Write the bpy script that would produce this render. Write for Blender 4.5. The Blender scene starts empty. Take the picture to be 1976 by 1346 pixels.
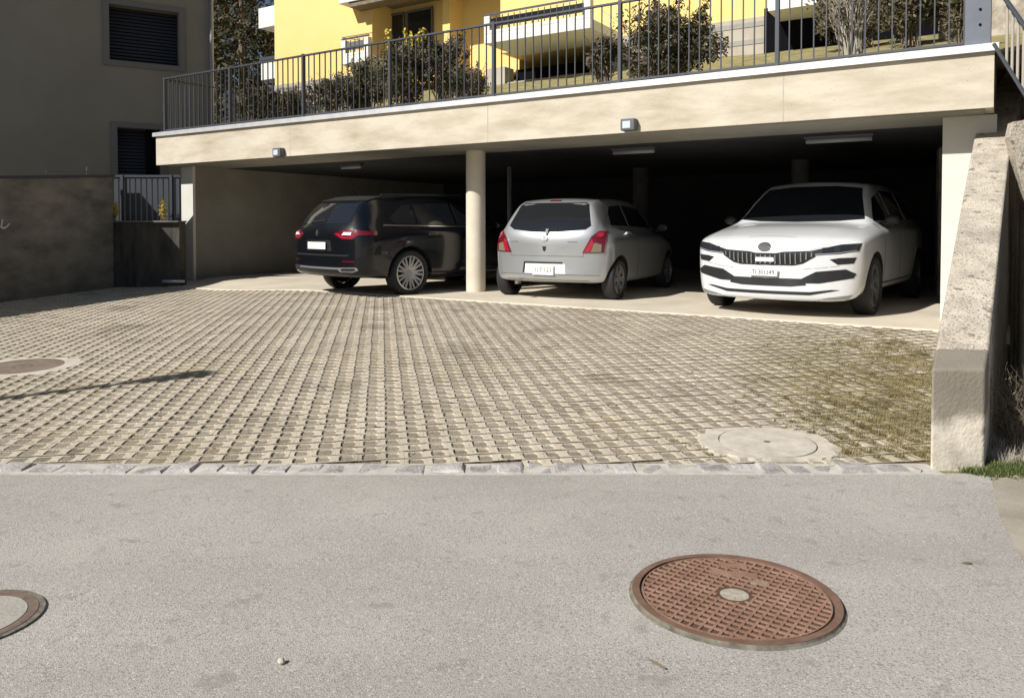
import bpy, bmesh, math, random
from mathutils import Vector, Matrix, noise
from mathutils.bvhtree import BVHTree
R = math.radians
C = bpy.context.scene.collection
SC = bpy.context.scene
random.seed(7)

# ------------------------------------------------------------------ camera, world, sun
cd = bpy.data.cameras.new("camera"); cam = bpy.data.objects.new("camera", cd); C.objects.link(cam)
cam.location = (0, 0, 1.1); cam.rotation_euler = (R(90 - 1.5), 0, 0)
cd.sensor_width = 36; cd.sensor_fit = 'HORIZONTAL'; cd.lens = 36 * 1500 / 1976
cd.shift_y = -199 / 1976; cd.clip_start = 0.05; cd.clip_end = 2000
SC.camera = cam
SUN_AZ, SUN_EL = 54.0, 38.4          # direction the light travels (clockwise from +Y), elevation
w = bpy.data.worlds.new("World"); SC.world = w; w.use_nodes = True
nt = w.node_tree; bg = nt.nodes['Background']
sky = nt.nodes.new('ShaderNodeTexSky'); sky.sky_type = 'NISHITA'; sky.sun_disc = False
sky.sun_elevation = R(SUN_EL); sky.sun_rotation = R(SUN_AZ + 180); sky.altitude = 300
sky.air_density = 1.0; sky.dust_density = 1.2; sky.ozone_density = 1.0
nt.links.new(sky.outputs[0], bg.inputs[0]); bg.inputs[1].default_value = 0.05
sl = bpy.data.lights.new("sun", 'SUN'); so = bpy.data.objects.new("sun", sl); C.objects.link(so)
sl.energy = 5.0; sl.angle = R(0.55); sl.color = (1.0, 0.955, 0.885)
ldir = Vector((math.sin(R(SUN_AZ)) * math.cos(R(SUN_EL)), math.cos(R(SUN_AZ)) * math.cos(R(SUN_EL)), -math.sin(R(SUN_EL))))
so.rotation_euler = ldir.to_track_quat('-Z', 'Y').to_euler(); so.location = (-8, -10, 20)
SC.view_settings.view_transform = 'Standard'; SC.view_settings.look = 'None'
SC.view_settings.exposure = 0.18; SC.view_settings.gamma = 1
SC.render.engine = 'CYCLES'
SC.cycles.max_bounces = 6; SC.cycles.diffuse_bounces = 3; SC.cycles.glossy_bounces = 3

# ------------------------------------------------------------------ site geometry (metres)
U = Vector((-0.843, 0.537, 0)); N = Vector((0.537, 0.843, 0)); A0 = Vector((5.0, 8.15, 0))
def fac(s, d=0.0, z=0.0):            # point on the facade line: s metres leftwards, d metres into the garage
    p = A0 + U * s + N * d; return Vector((p.x, p.y, z))
def fs(px, d=0.0):                   # where a sight line meets the plane d behind the facade
    r = (px - 988) / 1500; p = A0 + N * d
    return (p.x - p.y * r) / (0.843 + 0.537 * r)
def fz(px, py, d=0.0):
    return 1.1 + (435 - py) / 1500 * (A0.y + N.y * d + 0.537 * fs(px, d))
FROT = math.atan2(U.y, U.x)          # x axis of a facade-aligned box runs along U

# ------------------------------------------------------------------ helpers
def meta(o, label=None, cat=None, group=None, kind=None):
    if label: o['label'] = label
    if cat: o['category'] = cat
    if group: o['group'] = group
    if kind: o['kind'] = kind
    return o
def empty(name, loc=(0, 0, 0), rz=0, **k):
    o = bpy.data.objects.new(name, None); C.objects.link(o); o.location = loc; o.rotation_euler = (0, 0, rz)
    o.empty_display_size = .2
    return meta(o, **k)
def mesh_obj(name, verts, faces, mat=None, parent=None, smooth=False, mats=None, fmat=None):
    me = bpy.data.meshes.new(name); me.from_pydata([tuple(v) for v in verts], [], faces)
    for m in (mats or ([mat] if mat else [])): me.materials.append(m)
    if fmat: me.polygons.foreach_set('material_index', fmat)
    if smooth: me.polygons.foreach_set('use_smooth', [True] * len(me.polygons))
    me.update()
    o = bpy.data.objects.new(name, me); C.objects.link(o)
    if parent: o.parent = parent
    return o
def bm_obj(name, bm, mat=None, parent=None, smooth=False, bevel=0, segs=2):
    me = bpy.data.meshes.new(name); bm.normal_update(); bm.to_mesh(me); bm.free()
    if mat: me.materials.append(mat)
    if smooth: me.polygons.foreach_set('use_smooth', [True] * len(me.polygons))
    o = bpy.data.objects.new(name, me); C.objects.link(o)
    if parent: o.parent = parent
    if bevel:
        b = o.modifiers.new('bevel', 'BEVEL'); b.width = bevel; b.segments = segs; b.limit_method = 'ANGLE'; b.angle_limit = R(40)
        me.polygons.foreach_set('use_smooth', [True] * len(me.polygons))
        n = o.modifiers.new('wn', 'WEIGHTED_NORMAL'); n.keep_sharp = True
    return o
def box(bm, c, s, rz=0, M=None):
    x, y, z = s[0] / 2, s[1] / 2, s[2] / 2
    m = Matrix.Translation(Vector(c)) @ Matrix.Rotation(rz, 4, 'Z')
    if M is not None: m = m @ M
    v = [bm.verts.new(m @ Vector((a * x, b * y, cc * z))) for a in (-1, 1) for b in (-1, 1) for cc in (-1, 1)]
    for f in ((0, 1, 3, 2), (4, 6, 7, 5), (0, 4, 5, 1), (2, 3, 7, 6), (0, 2, 6, 4), (1, 5, 7, 3)):
        bm.faces.new([v[i] for i in f])
def fbox(bm, s0, s1, d0, d1, z0, z1):    # facade-aligned box
    c = fac((s0 + s1) / 2, (d0 + d1) / 2, (z0 + z1) / 2)
    box(bm, c, (abs(s1 - s0), abs(d1 - d0), abs(z1 - z0)), FROT)
def tube(bm, p0, p1, r, r2=None, n=10, caps=True):
    p0 = Vector(p0); p1 = Vector(p1); r2 = r if r2 is None else r2
    d = (p1 - p0); q = d.to_track_quat('Z', 'Y').to_matrix()
    a = [bm.verts.new(p0 + q @ Vector((math.cos(2 * math.pi * i / n) * r, math.sin(2 * math.pi * i / n) * r, 0))) for i in range(n)]
    b = [bm.verts.new(p1 + q @ Vector((math.cos(2 * math.pi * i / n) * r2, math.sin(2 * math.pi * i / n) * r2, 0))) for i in range(n)]
    for i in range(n): bm.faces.new((a[i], a[(i + 1) % n], b[(i + 1) % n], b[i]))
    if caps: bm.faces.new(a[::-1]); bm.faces.new(b)
def lathe(bm, prof, n=32, M=None, close=True):   # prof = [(r, h)], axis Z
    rings = []
    for r, h in prof:
        rings.append([bm.verts.new((M or Matrix()) @ Vector((math.cos(2 * math.pi * i / n) * r, math.sin(2 * math.pi * i / n) * r, h))) for i in range(n)])
    for a, b in zip(rings, rings[1:]):
        for i in range(n): bm.faces.new((a[i], a[(i + 1) % n], b[(i + 1) % n], b[i]))
    if close:
        if prof[0][0] > 1e-4: bm.faces.new(rings[0][::-1])
        if prof[-1][0] > 1e-4: bm.faces.new(rings[-1])

# ------------------------------------------------------------------ materials
def mat(name, col, rough=.8, metal=0, col2=None, scale=5, detail=6, bump=0, bscale=40, coat=0, spec=.5,
        stretch=(1, 1, 1), speck=None, ramp=(.35, .65), obj=False):
    m = bpy.data.materials.new(name); m.use_nodes = True; n = m.node_tree.nodes; L = m.node_tree.links
    b = n['Principled BSDF']; b.inputs['Roughness'].default_value = rough; b.inputs['Metallic'].default_value = metal
    b.inputs['Specular IOR Level'].default_value = spec; b.inputs['Coat Weight'].default_value = coat
    b.inputs['Coat Roughness'].default_value = .04
    b.inputs['Base Color'].default_value = (*col, 1)
    tc = n.new('ShaderNodeTexCoord'); mp = n.new('ShaderNodeMapping'); mp.inputs['Scale'].default_value = stretch
    L.new(tc.outputs['Object'], mp.inputs[0]); out = None
    if col2:
        t = n.new('ShaderNodeTexNoise'); t.inputs['Scale'].default_value = scale; t.inputs['Detail'].default_value = detail
        t.inputs['Roughness'].default_value = .62
        L.new(mp.outputs[0], t.inputs['Vector'])
        r = n.new('ShaderNodeValToRGB'); r.color_ramp.elements[0].position = ramp[0]; r.color_ramp.elements[1].position = ramp[1]
        r.color_ramp.elements[0].color = (*col, 1); r.color_ramp.elements[1].color = (*col2, 1)
        L.new(t.outputs[0], r.inputs[0]); out = r.outputs[0]
        if speck:     # (colour, scale, threshold)
            for sc_, (c3, s3, th) in enumerate(speck):
                t2 = n.new('ShaderNodeTexNoise'); t2.inputs['Scale'].default_value = s3; t2.inputs['Detail'].default_value = 2
                L.new(tc.outputs['Object'], t2.inputs['Vector'])
                r2 = n.new('ShaderNodeValToRGB'); r2.color_ramp.elements[0].position = th; r2.color_ramp.elements[1].position = th + .06
                L.new(t2.outputs[0], r2.inputs[0])
                mx = n.new('ShaderNodeMix'); mx.data_type = 'RGBA'
                L.new(r2.outputs[0], mx.inputs[0]); L.new(out, mx.inputs[6]); mx.inputs[7].default_value = (*c3, 1); out = mx.outputs[2]
        L.new(out, b.inputs['Base Color'])
    if bump:
        t = n.new('ShaderNodeTexNoise'); t.inputs['Scale'].default_value = bscale; t.inputs['Detail'].default_value = 5
        L.new(tc.outputs['Object'], t.inputs['Vector'])
        bp = n.new('ShaderNodeBump'); bp.inputs['Strength'].default_value = bump; bp.inputs['Distance'].default_value = .01
        L.new(t.outputs[0], bp.inputs['Height']); L.new(bp.outputs[0], b.inputs['Normal'])
    m['o'] = 1
    return m
def emitted(m): return m.node_tree.nodes['Principled BSDF']

M_asph = mat('asphalt', (.385, .362, .335), .92, col2=(.465, .442, .412), scale=1.1, detail=12, bump=.45, bscale=220,
             speck=[((.27, .245, .22), 130, .56), ((.52, .50, .47), 150, .60), ((.70, .68, .64), 85, .70)])
M_conc = mat('concrete_beam', (.40, .345, .255), .88, col2=(.60, .55, .45), scale=1.7, detail=15, bump=.3, bscale=80, stretch=(.55, .55, 2.2), ramp=(.30, .60),
             speck=[((.34, .30, .235), 55, .68)])
M_concw = mat('painted_concrete', (.60, .59, .545), .8, col2=(.66, .65, .605), scale=2, bump=.06, bscale=80)
M_colm = mat('column_concrete', (.60, .54, .43), .8, col2=(.68, .62, .51), scale=2.5, bump=.06, bscale=80)
M_inner = mat('inner_concrete', (.23, .22, .185), .9, col2=(.29, .275, .235), scale=1.5, bump=.1)  # darker than the outer concrete, garage shade put into the colour
M_deep = mat('shaded_dark_concrete', (.022, .024, .03), .95, col2=(.035, .036, .04), scale=1.5)  # near black, the deep shade of the garage painted into the concrete
M_floor = mat('garage_floor_concrete', (.52, .46, .36), .85, col2=(.64, .58, .47), scale=1.2, detail=8, bump=.12, bscale=50, ramp=(.3, .6))
M_butt = mat('weathered_concrete', (.36, .32, .26), .92, col2=(.60, .54, .44), scale=3.5, detail=9, bump=.8, bscale=45, ramp=(.34, .62),
             speck=[((.17, .15, .12), 75, .57), ((.66, .61, .53), 95, .60), ((.22, .19, .15), 9, .62)])
M_dirtc = mat('old_wall_concrete', (.10, .098, .092), .92, col2=(.24, .23, .205), scale=1.6, detail=8, bump=.5, bscale=30, ramp=(.3, .66), stretch=(1, 1, 2.2))
M_shadec = mat('shaded_wall_concrete', (.04, .038, .03), .92, col2=(.12, .11, .09), scale=2.2, detail=8, bump=.5, bscale=30, ramp=(.35, .7), stretch=(3, 1, .6))  # concrete darkened to stand for shade on the wall
M_house = mat('grey_render', (.185, .18, .155), .9, col2=(.215, .21, .185), scale=.8, bump=.08, bscale=90)
M_surr = mat('window_surround_grey', (.13, .135, .14), .8)
M_shut = mat('dark_shutter', (.028, .033, .045), .55)
M_black = mat('black_opening', (.008, .008, .01), 1, spec=0)
M_anth = mat('anthracite_metal', (.055, .062, .078), .5, metal=.2)
M_fl = mat('galvanised_flashing', (.72, .74, .78), .38, metal=.55, col2=(.85, .86, .88), scale=6)
M_yel = mat('yellow_render', (.86, .62, .235), .9, col2=(.88, .655, .275), scale=.7, bump=.05, bscale=60)
M_white = mat('white_render', (.78, .77, .74), .8, col2=(.70, .69, .66), scale=2)
M_base = mat('grey_base_render', (.40, .36, .30), .9, col2=(.47, .43, .36), scale=3)
M_base2 = mat('grey_base_band', (.30, .29, .27), .9, col2=(.36, .34, .31), scale=3)
M_glassd = mat('dark_window_glass', (.02, .023, .028), .08)
M_wood = mat('brown_terrace_dirt', (.16, .13, .09), .95, col2=(.24, .20, .14), scale=8)
M_lawn = mat('dry_lawn', (.16, .15, .045), .95, col2=(.34, .29, .15), scale=5, detail=8, bump=.6, bscale=40)
M_rust = mat('rusty_cast_iron', (.23, .125, .085), .8, metal=.1, col2=(.36, .225, .165), scale=9, bump=.3, bscale=120)
M_rustd = mat('dark_rust', (.085, .045, .028), .85, col2=(.12, .065, .042), scale=8)
M_rustm = mat('brown_worn_iron', (.14, .09, .07), .8, col2=(.24, .17, .14), scale=12)
M_manc = mat('pale_manhole_concrete', (.46, .42, .35), .9, col2=(.62, .575, .49), scale=9, bump=.2, bscale=90)
M_gap = mat('dirt_gap', (.09, .085, .065), .95, col2=(.22, .20, .16), scale=25)
M_grid = mat('paver_concrete', (.48, .425, .335), .9, col2=(.63, .565, .455), scale=1.6, detail=12, bump=.5, bscale=90, ramp=(.32, .64),
             speck=[((.27, .235, .175), 24, .62), ((.38, .335, .26), .9, .62)])
M_cob = mat('granite_sett', (.25, .235, .225), .85, col2=(.54, .515, .50), scale=6, detail=10, bump=1.0, bscale=50)
M_cobj = mat('sett_joint', (.40, .375, .34), .9, col2=(.60, .575, .53), scale=9)
M_leafd = mat('dark_leaf', (.042, .042, .022), .7, spec=.2, col2=(.11, .098, .05), scale=3)
M_leafm = mat('olive_leaf', (.05, .055, .022), .7, spec=.2, col2=(.13, .12, .05), scale=4)
M_leafb = mat('brown_dry_leaf', (.08, .065, .04), .8, col2=(.20, .165, .11), scale=4)
M_yfl = mat('yellow_blossom', (.45, .33, .03), .7, col2=(.6, .48, .06), scale=12)
M_twig = mat('twig_bark', (.13, .10, .07), .9, col2=(.24, .20, .15), scale=8)
M_twigp = mat('pale_dry_twig', (.30, .27, .22), .9, col2=(.42, .38, .31), scale=8)
M_grass = mat('grass_blade', (.055, .085, .02), .7, col2=(.13, .15, .04), scale=10)
M_moss = mat('moss_blade', (.14, .12, .05), .9, col2=(.29, .245, .12), scale=5)
M_verge = mat('verge_dirt', (.34, .29, .22), .95, col2=(.46, .41, .33), scale=6, bump=.6, bscale=40)
M_tyre = mat('tyre_rubber', (.018, .018, .02), .75)
M_rim = mat('alloy_rim', (.50, .51, .53), .3, metal=.8)
M_rimg = mat('dull_alloy_rim', (.30, .31, .33), .4, metal=.6)
M_well = mat('wheel_well_black', (.010, .010, .011), .9)
M_glass = mat('car_glass', (.012, .014, .017), .04, coat=.5)
M_chrome = mat('chrome_trim', (.62, .63, .65), .18, metal=.95)
M_red = mat('red_lamp_lens', (.38, .010, .035), .15, coat=1)
M_redd = mat('dark_red_lamp_lens', (.13, .006, .014), .15, coat=1)
M_clear = mat('smoked_clear_lens', (.20, .17, .11), .15, coat=1)
M_lens = mat('bright_reflector', (.85, .85, .85), .2, coat=1)
M_plas = mat('black_plastic', (.016, .017, .02), .45)
M_plate = mat('plate_white', (.80, .80, .78), .45)
M_ink = mat('plate_ink', (.05, .05, .055), .6)
M_ink2 = mat('plate_brown_ink', (.16, .09, .06), .6)
M_pblk = mat('black_car_paint', (.003, .004, .007), .3, coat=.6, spec=.3)
M_psil = mat('silver_car_paint', (.43, .445, .465), .36, metal=.6, coat=1)
M_pwht = mat('white_car_paint', (.68, .70, .72), .3, coat=1)
M_lampg = mat('grey_lamp_housing', (.10, .11, .12), .5)
M_lampl = mat('lamp_frosted_lens', (.55, .62, .72), .3)
M_tubec = mat('tube_lamp_cover', (.30, .31, .33), .4)
M_letter = mat('brushed_steel_letter', (.62, .62, .64), .35, metal=.3)
M_rockw = mat('stone_wall', (.30, .26, .20), .95, col2=(.55, .50, .42), scale=3, bump=.9, bscale=14, ramp=(.4, .6))

def road_wear(m):
    n = m.node_tree.nodes; L = m.node_tree.links; b = n['Principled BSDF']; src = b.inputs['Base Color'].links[0].from_socket
    tc = n.new('ShaderNodeTexCoord')
    def layer(src, tex, lo, hi, col, amt):
        mr = n.new('ShaderNodeMapRange'); L.new(tex, mr.inputs[0]); mr.inputs[1].default_value = lo; mr.inputs[2].default_value = hi; mr.inputs[4].default_value = amt
        mx = n.new('ShaderNodeMix'); mx.data_type = 'RGBA'; L.new(mr.outputs[0], mx.inputs[0]); L.new(src, mx.inputs[6]); mx.inputs[7].default_value = (*col, 1); return mx.outputs[2]
    def ns(scale, det, stretch=(1, 1, 1)):
        mp = n.new('ShaderNodeMapping'); mp.inputs['Scale'].default_value = stretch; L.new(tc.outputs['Object'], mp.inputs[0])
        t = n.new('ShaderNodeTexNoise'); t.inputs['Scale'].default_value = scale; t.inputs['Detail'].default_value = det; L.new(mp.outputs[0], t.inputs['Vector']); return t.outputs[0]
    src = layer(src, ns(.9, 6, (.35, 1, 1)), .50, .68, (.325, .303, .278), .6)
    src = layer(src, ns(2.2, 8), .56, .70, (.46, .43, .395), .55)
    src = layer(src, ns(9, 6), .62, .70, (.25, .225, .20), .5)
    v = n.new('ShaderNodeTexVoronoi'); v.inputs['Scale'].default_value = 150; L.new(tc.outputs['Object'], v.inputs['Vector'])
    w_ = n.new('ShaderNodeTexWhiteNoise'); L.new(v.outputs['Position'], w_.inputs['Vector'])
    src = layer(src, w_.outputs[0], .955, .965, (.60, .575, .54), .6)
    src = layer(src, n_inv(n, L, w_.outputs[0]), .93, .94, (.24, .22, .20), .5)
    # fine crack
    L.new(src, b.inputs['Base Color'])
def n_inv(n, L, s_):
    i = n.new('ShaderNodeMath'); i.operation = 'SUBTRACT'; i.inputs[0].default_value = 1; L.new(s_, i.inputs[1]); return i.outputs[0]
road_wear(M_asph)
# fill between the pavers: gravel, with moss towards the right-hand wall (a patch with its own outline)
def fill_mat():
    m = mat('paver_gravel_fill', (.20, .17, .125), .95, col2=(.37, .325, .25), scale=3.2, detail=12, bump=.9, bscale=110, ramp=(.32, .66),
            speck=[((.12, .10, .07), 55, .60)])
    n = m.node_tree.nodes; L = m.node_tree.links; b = n['Principled BSDF']
    src = b.inputs['Base Color'].links[0].from_socket
    return m, n, L, b, src
def moss_mix(m, amount=1.0, colr=(.15, .13, .045)):
    n = m.node_tree.nodes; L = m.node_tree.links; b = n['Principled BSDF']
    src = b.inputs['Base Color'].links[0].from_socket
    tc = n.new('ShaderNodeTexCoord'); sp = n.new('ShaderNodeVectorMath'); sp.operation = 'SUBTRACT'
    L.new(tc.outputs['Object'], sp.inputs[0]); sp.inputs[1].default_value = (2.75, 5.6, 0)
    mp = n.new('ShaderNodeMapping'); mp.vector_type = 'POINT'
    mp.inputs['Rotation'].default_value = (0, 0, R(32)); mp.inputs['Scale'].default_value = (1.25, .42, .1)
    L.new(sp.outputs[0], mp.inputs[0])
    ln = n.new('ShaderNodeVectorMath'); ln.operation = 'LENGTH'; L.new(mp.outputs[0], ln.inputs[0])
    t = n.new('ShaderNodeTexNoise'); t.inputs['Scale'].default_value = 2.6; t.inputs['Detail'].default_value = 8
    L.new(tc.outputs['Object'], t.inputs['Vector'])
    ad = n.new('ShaderNodeMath'); ad.operation = 'MULTIPLY_ADD'; L.new(t.outputs[0], ad.inputs[0]); ad.inputs[1].default_value = 1.5
    L.new(ln.outputs['Value'], ad.inputs[2])
    r = n.new('ShaderNodeValToRGB'); r.color_ramp.elements[0].position = .0; r.color_ramp.elements[1].position = 1
    mr = n.new('ShaderNodeMapRange'); L.new(ad.outputs[0], mr.inputs[0]); mr.inputs[1].default_value = 1.95; mr.inputs[2].default_value = 1.3
    mr.inputs[3].default_value = 0; mr.inputs[4].default_value = amount
    mx = n.new('ShaderNodeMix'); mx.data_type = 'RGBA'; L.new(mr.outputs[0], mx.inputs[0]); L.new(src, mx.inputs[6]); mx.inputs[7].default_value = (*colr, 1)
    # scattered yellowish moss elsewhere
    t2 = n.new('ShaderNodeTexNoise'); t2.inputs['Scale'].default_value = .55; t2.inputs['Detail'].default_value = 7; L.new(tc.outputs['Object'], t2.inputs['Vector'])
    m2 = n.new('ShaderNodeMapRange'); L.new(t2.outputs[0], m2.inputs[0]); m2.inputs[1].default_value = .54; m2.inputs[2].default_value = .70; m2.inputs[4].default_value = .5 * amount
    mx2 = n.new('ShaderNodeMix'); mx2.data_type = 'RGBA'; L.new(m2.outputs[0], mx2.inputs[0]); L.new(mx.outputs[2], mx2.inputs[6]); mx2.inputs[7].default_value = (.36, .29, .14, 1)
    L.new(mx2.outputs[2], b.inputs['Base Color'])
M_fill, *_ = fill_mat(); moss_mix(M_fill, .92); moss_mix(M_grid, .38, (.26, .22, .11))

# ------------------------------------------------------------------ ground
YG = 4.12
def road_z(x, y): return -0.1 - 0.03 * max(min(y, YG), -40)
def Ya(x): return 8.15 + (5 - x) * 0.637 - 0.41
def sm(t): t = max(0, min(1, t)); return t * t * (3 - 2 * t)
def dz(x, y):                         # driveway height
    a = max(Ya(x), YG + 1.5); t = max(0.0, min(1.0, (y - YG) / (a - YG)))
    end = -0.10 * sm((-3.2 - x) / 2.6)
    return -0.226 + (0.226 + end) * t
def az_(x, y):                        # apron / garage floor height
    p = Vector((x, y, 0)) - A0; d = p.dot(N)
    return dz(x, y) * (1 - sm((d + .4) / 1.6)) + .012
def sheet(name, x0, x1, y0, y1, nx, ny, f, m, keep=None, **k):
    v = []; fa = []
    for j in range(ny + 1):
        for i in range(nx + 1):
            x = x0 + (x1 - x0) * i / nx; y = y0 + (y1 - y0) * j / ny; v.append((x, y, f(x, y)))
    for j in range(ny):
        for i in range(nx):
            cx = x0 + (x1 - x0) * (i + .5) / nx; cy = y0 + (y1 - y0) * (j + .5) / ny
            if keep and not keep(cx, cy): continue
            a = j * (nx + 1) + i; fa.append((a, a + 1, a + nx + 2, a + nx + 1))
    o = mesh_obj(name, v, fa, m, smooth=True); o['kind'] = 'structure'; return o
o = mesh_obj('ground', [(-600, -600, -1.2), (600, -600, -1.2), (600, 600, -1.2), (-600, 600, -1.2)], [(0, 1, 2, 3)], M_verge); o['kind'] = 'structure'
sheet('road', -60, 60, -40, YG, 60, 22, lambda x, y: road_z(x, y) + .002 * math.sin(x * 1.3), M_asph)
def BL(y):                            # left face of the stair wall in plan
    return 2.27 + (y - 4.2) * 0.6455
sheet('driveway', -14, 8, YG, 19, 176, 118, lambda x, y: dz(x, y) - .010 + .004 * noise.noise(Vector((x * 2, y * 2, 0)))
      + .008 * sm((noise.noise(Vector((x * .8, y * .8, 3))) + .15 - (y - 4.4) * .35) * 2), M_fill,
      keep=lambda x, y: y < Ya(x) + .7 and x < BL(y) + .25)
# grid pavers, real openings
def paver():
    ca, sa = math.cos(R(9.5)), math.sin(R(9.5)); CS = .13
    V = []; F = []
    for i in range(-115, 55):
        for j in range(-10, 130):
            gx = i * CS; gy = j * CS
            x = gx * ca - gy * sa; y = 4.27 + gx * sa + gy * ca
            if y < 4.29 or y > Ya(x) + .10 or x > BL(y) + .02 or x < -11: continue
            if ((x - 1.53) / .37) ** 2 + ((y - 4.63) / .28) ** 2 < 1: continue          # concrete disc surround
            if ((x + 4.40) / .45) ** 2 + ((y - 6.95) / .38) ** 2 < 1: continue
            z = dz(x, y) + .003 * noise.noise(Vector((x * 3, y * 3, 1))) + random.uniform(-.0012, .0012)
            h = CS / 2 - .0001; q = .041 + random.uniform(-.004, .004); c = .012; k_ = 1.30
            out = [(-h, -h), (h, -h), (h, h), (-h, h)]
            inn = [(-q + c, -q), (q - c, -q), (q, -q + c), (q, q - c), (q - c, q), (-q + c, q), (-q, q - c), (-q, -q + c)]; inn = [(a, d * k_) for a, d in inn]
            b = len(V)
            for (a, d, zz) in [(a, d, z) for a, d in out] + [(a, d, z) for a, d in inn] + [(a * .93, d * .93, z - .045) for a, d in inn]:
                V.append((x + a * ca - d * sa, y + a * sa + d * ca, zz))
            o0, i0, l0 = b, b + 4, b + 12
            F += [(o0, i0, i0 + 7), (o0 + 1, i0 + 2, i0 + 1), (o0 + 2, i0 + 4, i0 + 3), (o0 + 3, i0 + 6, i0 + 5),
                  (o0, o0 + 1, i0 + 1, i0), (o0 + 1, o0 + 2, i0 + 3, i0 + 2), (o0 + 2, o0 + 3, i0 + 5, i0 + 4), (o0 + 3, o0, i0 + 7, i0 + 6)]
            for k in range(8): F.append((i0 + k, i0 + (k + 1) % 8, l0 + (k + 1) % 8, l0 + k))
    o = mesh_obj('grid_paving', V, F, M_grid); o['kind'] = 'structure'
paver()
# apron and garage floor
def apron():
    v = []; f = []; ns, nd = 70, 44
    for j in range(nd + 1):
        d = -.36 + (9.0 + .36) * (j / nd) ** 1.6
        for i in range(ns + 1):
            s = -.2 + (14.7 + .2) * i / ns; p = fac(s, d); v.append((p.x, p.y, az_(p.x, p.y)))
    for j in range(nd):
        for i in range(ns):
            a = j * (ns + 1) + i; f.append((a, a + ns + 1, a + ns + 2, a + 1))
    b = len(v)
    for i in range(ns + 1): x, y, z = v[i]; v.append((x, y, z - .1))
    for i in range(ns): f.append((i, i + 1, b + i + 1, b + i))
    o = mesh_obj('garage_floor', v, f, M_floor, smooth=True); o['kind'] = 'structure'
apron()
# granite setts along the road
def setts():
    bm = bmesh.new(); x = -9.0
    while x < 2.2:
        wd = random.uniform(.13, .215)
        if x + wd > 2.24: wd = 2.24 - x
        zt = -0.226 + random.uniform(.004, .015); y0 = 4.115 + random.uniform(-.016, .016); y1 = 4.275 + random.uniform(-.018, .014)
        sk = random.uniform(-.025, .025)
        vs = []
        for (zz, ins) in ((-.35, 0), (zt - .012, 0), (zt, .016)):
            for (a, b) in ((x + ins, y0 + ins), (x + wd - .014 - ins, y0 + ins + sk), (x + wd - .014 - ins, y1 - ins), (x + ins, y1 - ins + sk)):
                vs.append(bm.verts.new((a, b, zz + (random.uniform(-.009, .009) if zz > -.3 else 0))))
        for k in range(4):
            bm.faces.new((vs[k], vs[(k + 1) % 4], vs[4 + (k + 1) % 4], vs[4 + k])); bm.faces.new((vs[4 + k], vs[4 + (k + 1) % 4], vs[8 + (k + 1) % 4], vs[8 + k]))
        bm.faces.new(vs[8:12]); x += wd
    o = bm_obj('kerb_strip', bm, M_cob); o['kind'] = 'structure'
    bm = bmesh.new(); box(bm, (-3.4, 4.19, -.2915), (11.4, .19, .14)); o = bm_obj('kerb_bedding', bm, M_cobj); o['kind'] = 'structure'
setts()
V = []; pts = [(2.50, 4.02), (2.33, 3.72), (2.17, 3.42), (1.99, 3.02), (1.80, 2.55), (1.45, 1.6), (9, 1.6), (9, 4.02)]
o = mesh_obj('pavement', [(x, y, road_z(x, y) + .006) for x, y in pts] + [(x, y, road_z(x, y) - .03) for x, y in pts], [tuple(range(8))[::-1]] + [(i, (i + 1) % 8, 8 + (i + 1) % 8, 8 + i) for i in range(8)],
    mat('tan_pavement', (.30, .27, .22), .92, col2=(.44, .40, .335), scale=4, detail=12, bump=.5, bscale=120)); o['kind'] = 'structure'
# ground left of the driveway is the same driveway sheet; verge on the right
def vz(x, y): return max(-3.0, -.222 + .012 * noise.noise(Vector((x * 5, y * 5, 0))) - 6 * max(0, y - 4.62 - .08 * math.sin(x * 7)))  # behind its front strip the ground drops into a pit added for darkness
sheet('verge', 2.45, 14, 3.2, 14, 130, 160, vz, M_verge, keep=lambda x, y: x > 2.58 + max(0, 4.1 - y) * .12 and x > BL(y) + .1)

# ------------------------------------------------------------------ garage
G = empty('parking_garage', fac(7.3, 0, 0), label='open concrete parking garage with cream beam and a single front column', cat='garage')
def gpart(name, bm, m, **k):
    o = bm_obj(name, bm, m, **k); o.parent = G; o.matrix_parent_inverse = G.matrix_world.inverted(); o.matrix_parent_inverse = Matrix.Translation(-G.location); return o
ZS, ZT = 2.33, 2.94
bm = bmesh.new(); fbox(bm, -.02, 14.58, 0, 9.3, ZS, ZT)
o = gpart('roof_slab', bm, None)
o.data.materials.append(M_conc); o.data.materials.append(M_inner); o.data.materials.append(M_deep)
bm = bmesh.new(); fbox(bm, .06, 14.50, 1.3, 9.1, ZS - .012, ZS - .003); gpart('ceiling', bm, M_deep)  # darker than the front soffit, deeper shade painted into the colour
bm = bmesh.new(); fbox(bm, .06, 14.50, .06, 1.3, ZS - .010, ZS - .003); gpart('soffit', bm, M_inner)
bm = bmesh.new(); fbox(bm, -.06, 14.63, -.045, .16, ZT + .002, ZT + .05); fbox(bm, -.06, 14.63, -.052, -.04, ZT - .03, ZT + .045)
gpart('flashing', bm, M_fl)
bm = bmesh.new()                        # formwork joints in the beam
bm.free()
for sx in (2.1, 6.35, 10.6):
    bm = bmesh.new(); fbox(bm, sx, sx + .012, -.004, .01, ZS + .002, ZT - .01); gpart('formwork_joint', bm, M_base)
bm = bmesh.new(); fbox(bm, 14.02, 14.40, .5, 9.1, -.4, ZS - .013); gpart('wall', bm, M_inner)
bm = bmesh.new(); fbox(bm, 14.016, 14.404, .44, .5, -.4, ZS - .013); o = gpart('wall_end', bm, M_concw)
bm = bmesh.new(); fbox(bm, -.05, .47, .5, .9, -.4, ZS - .013); gpart('wall', bm, M_concw)['label'] = 'white end wall on the right'
bm = bmesh.new(); fbox(bm, .02, .42, .905, 9.1, -.4, ZS - .013); gpart('wall', bm, M_deep)
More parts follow.
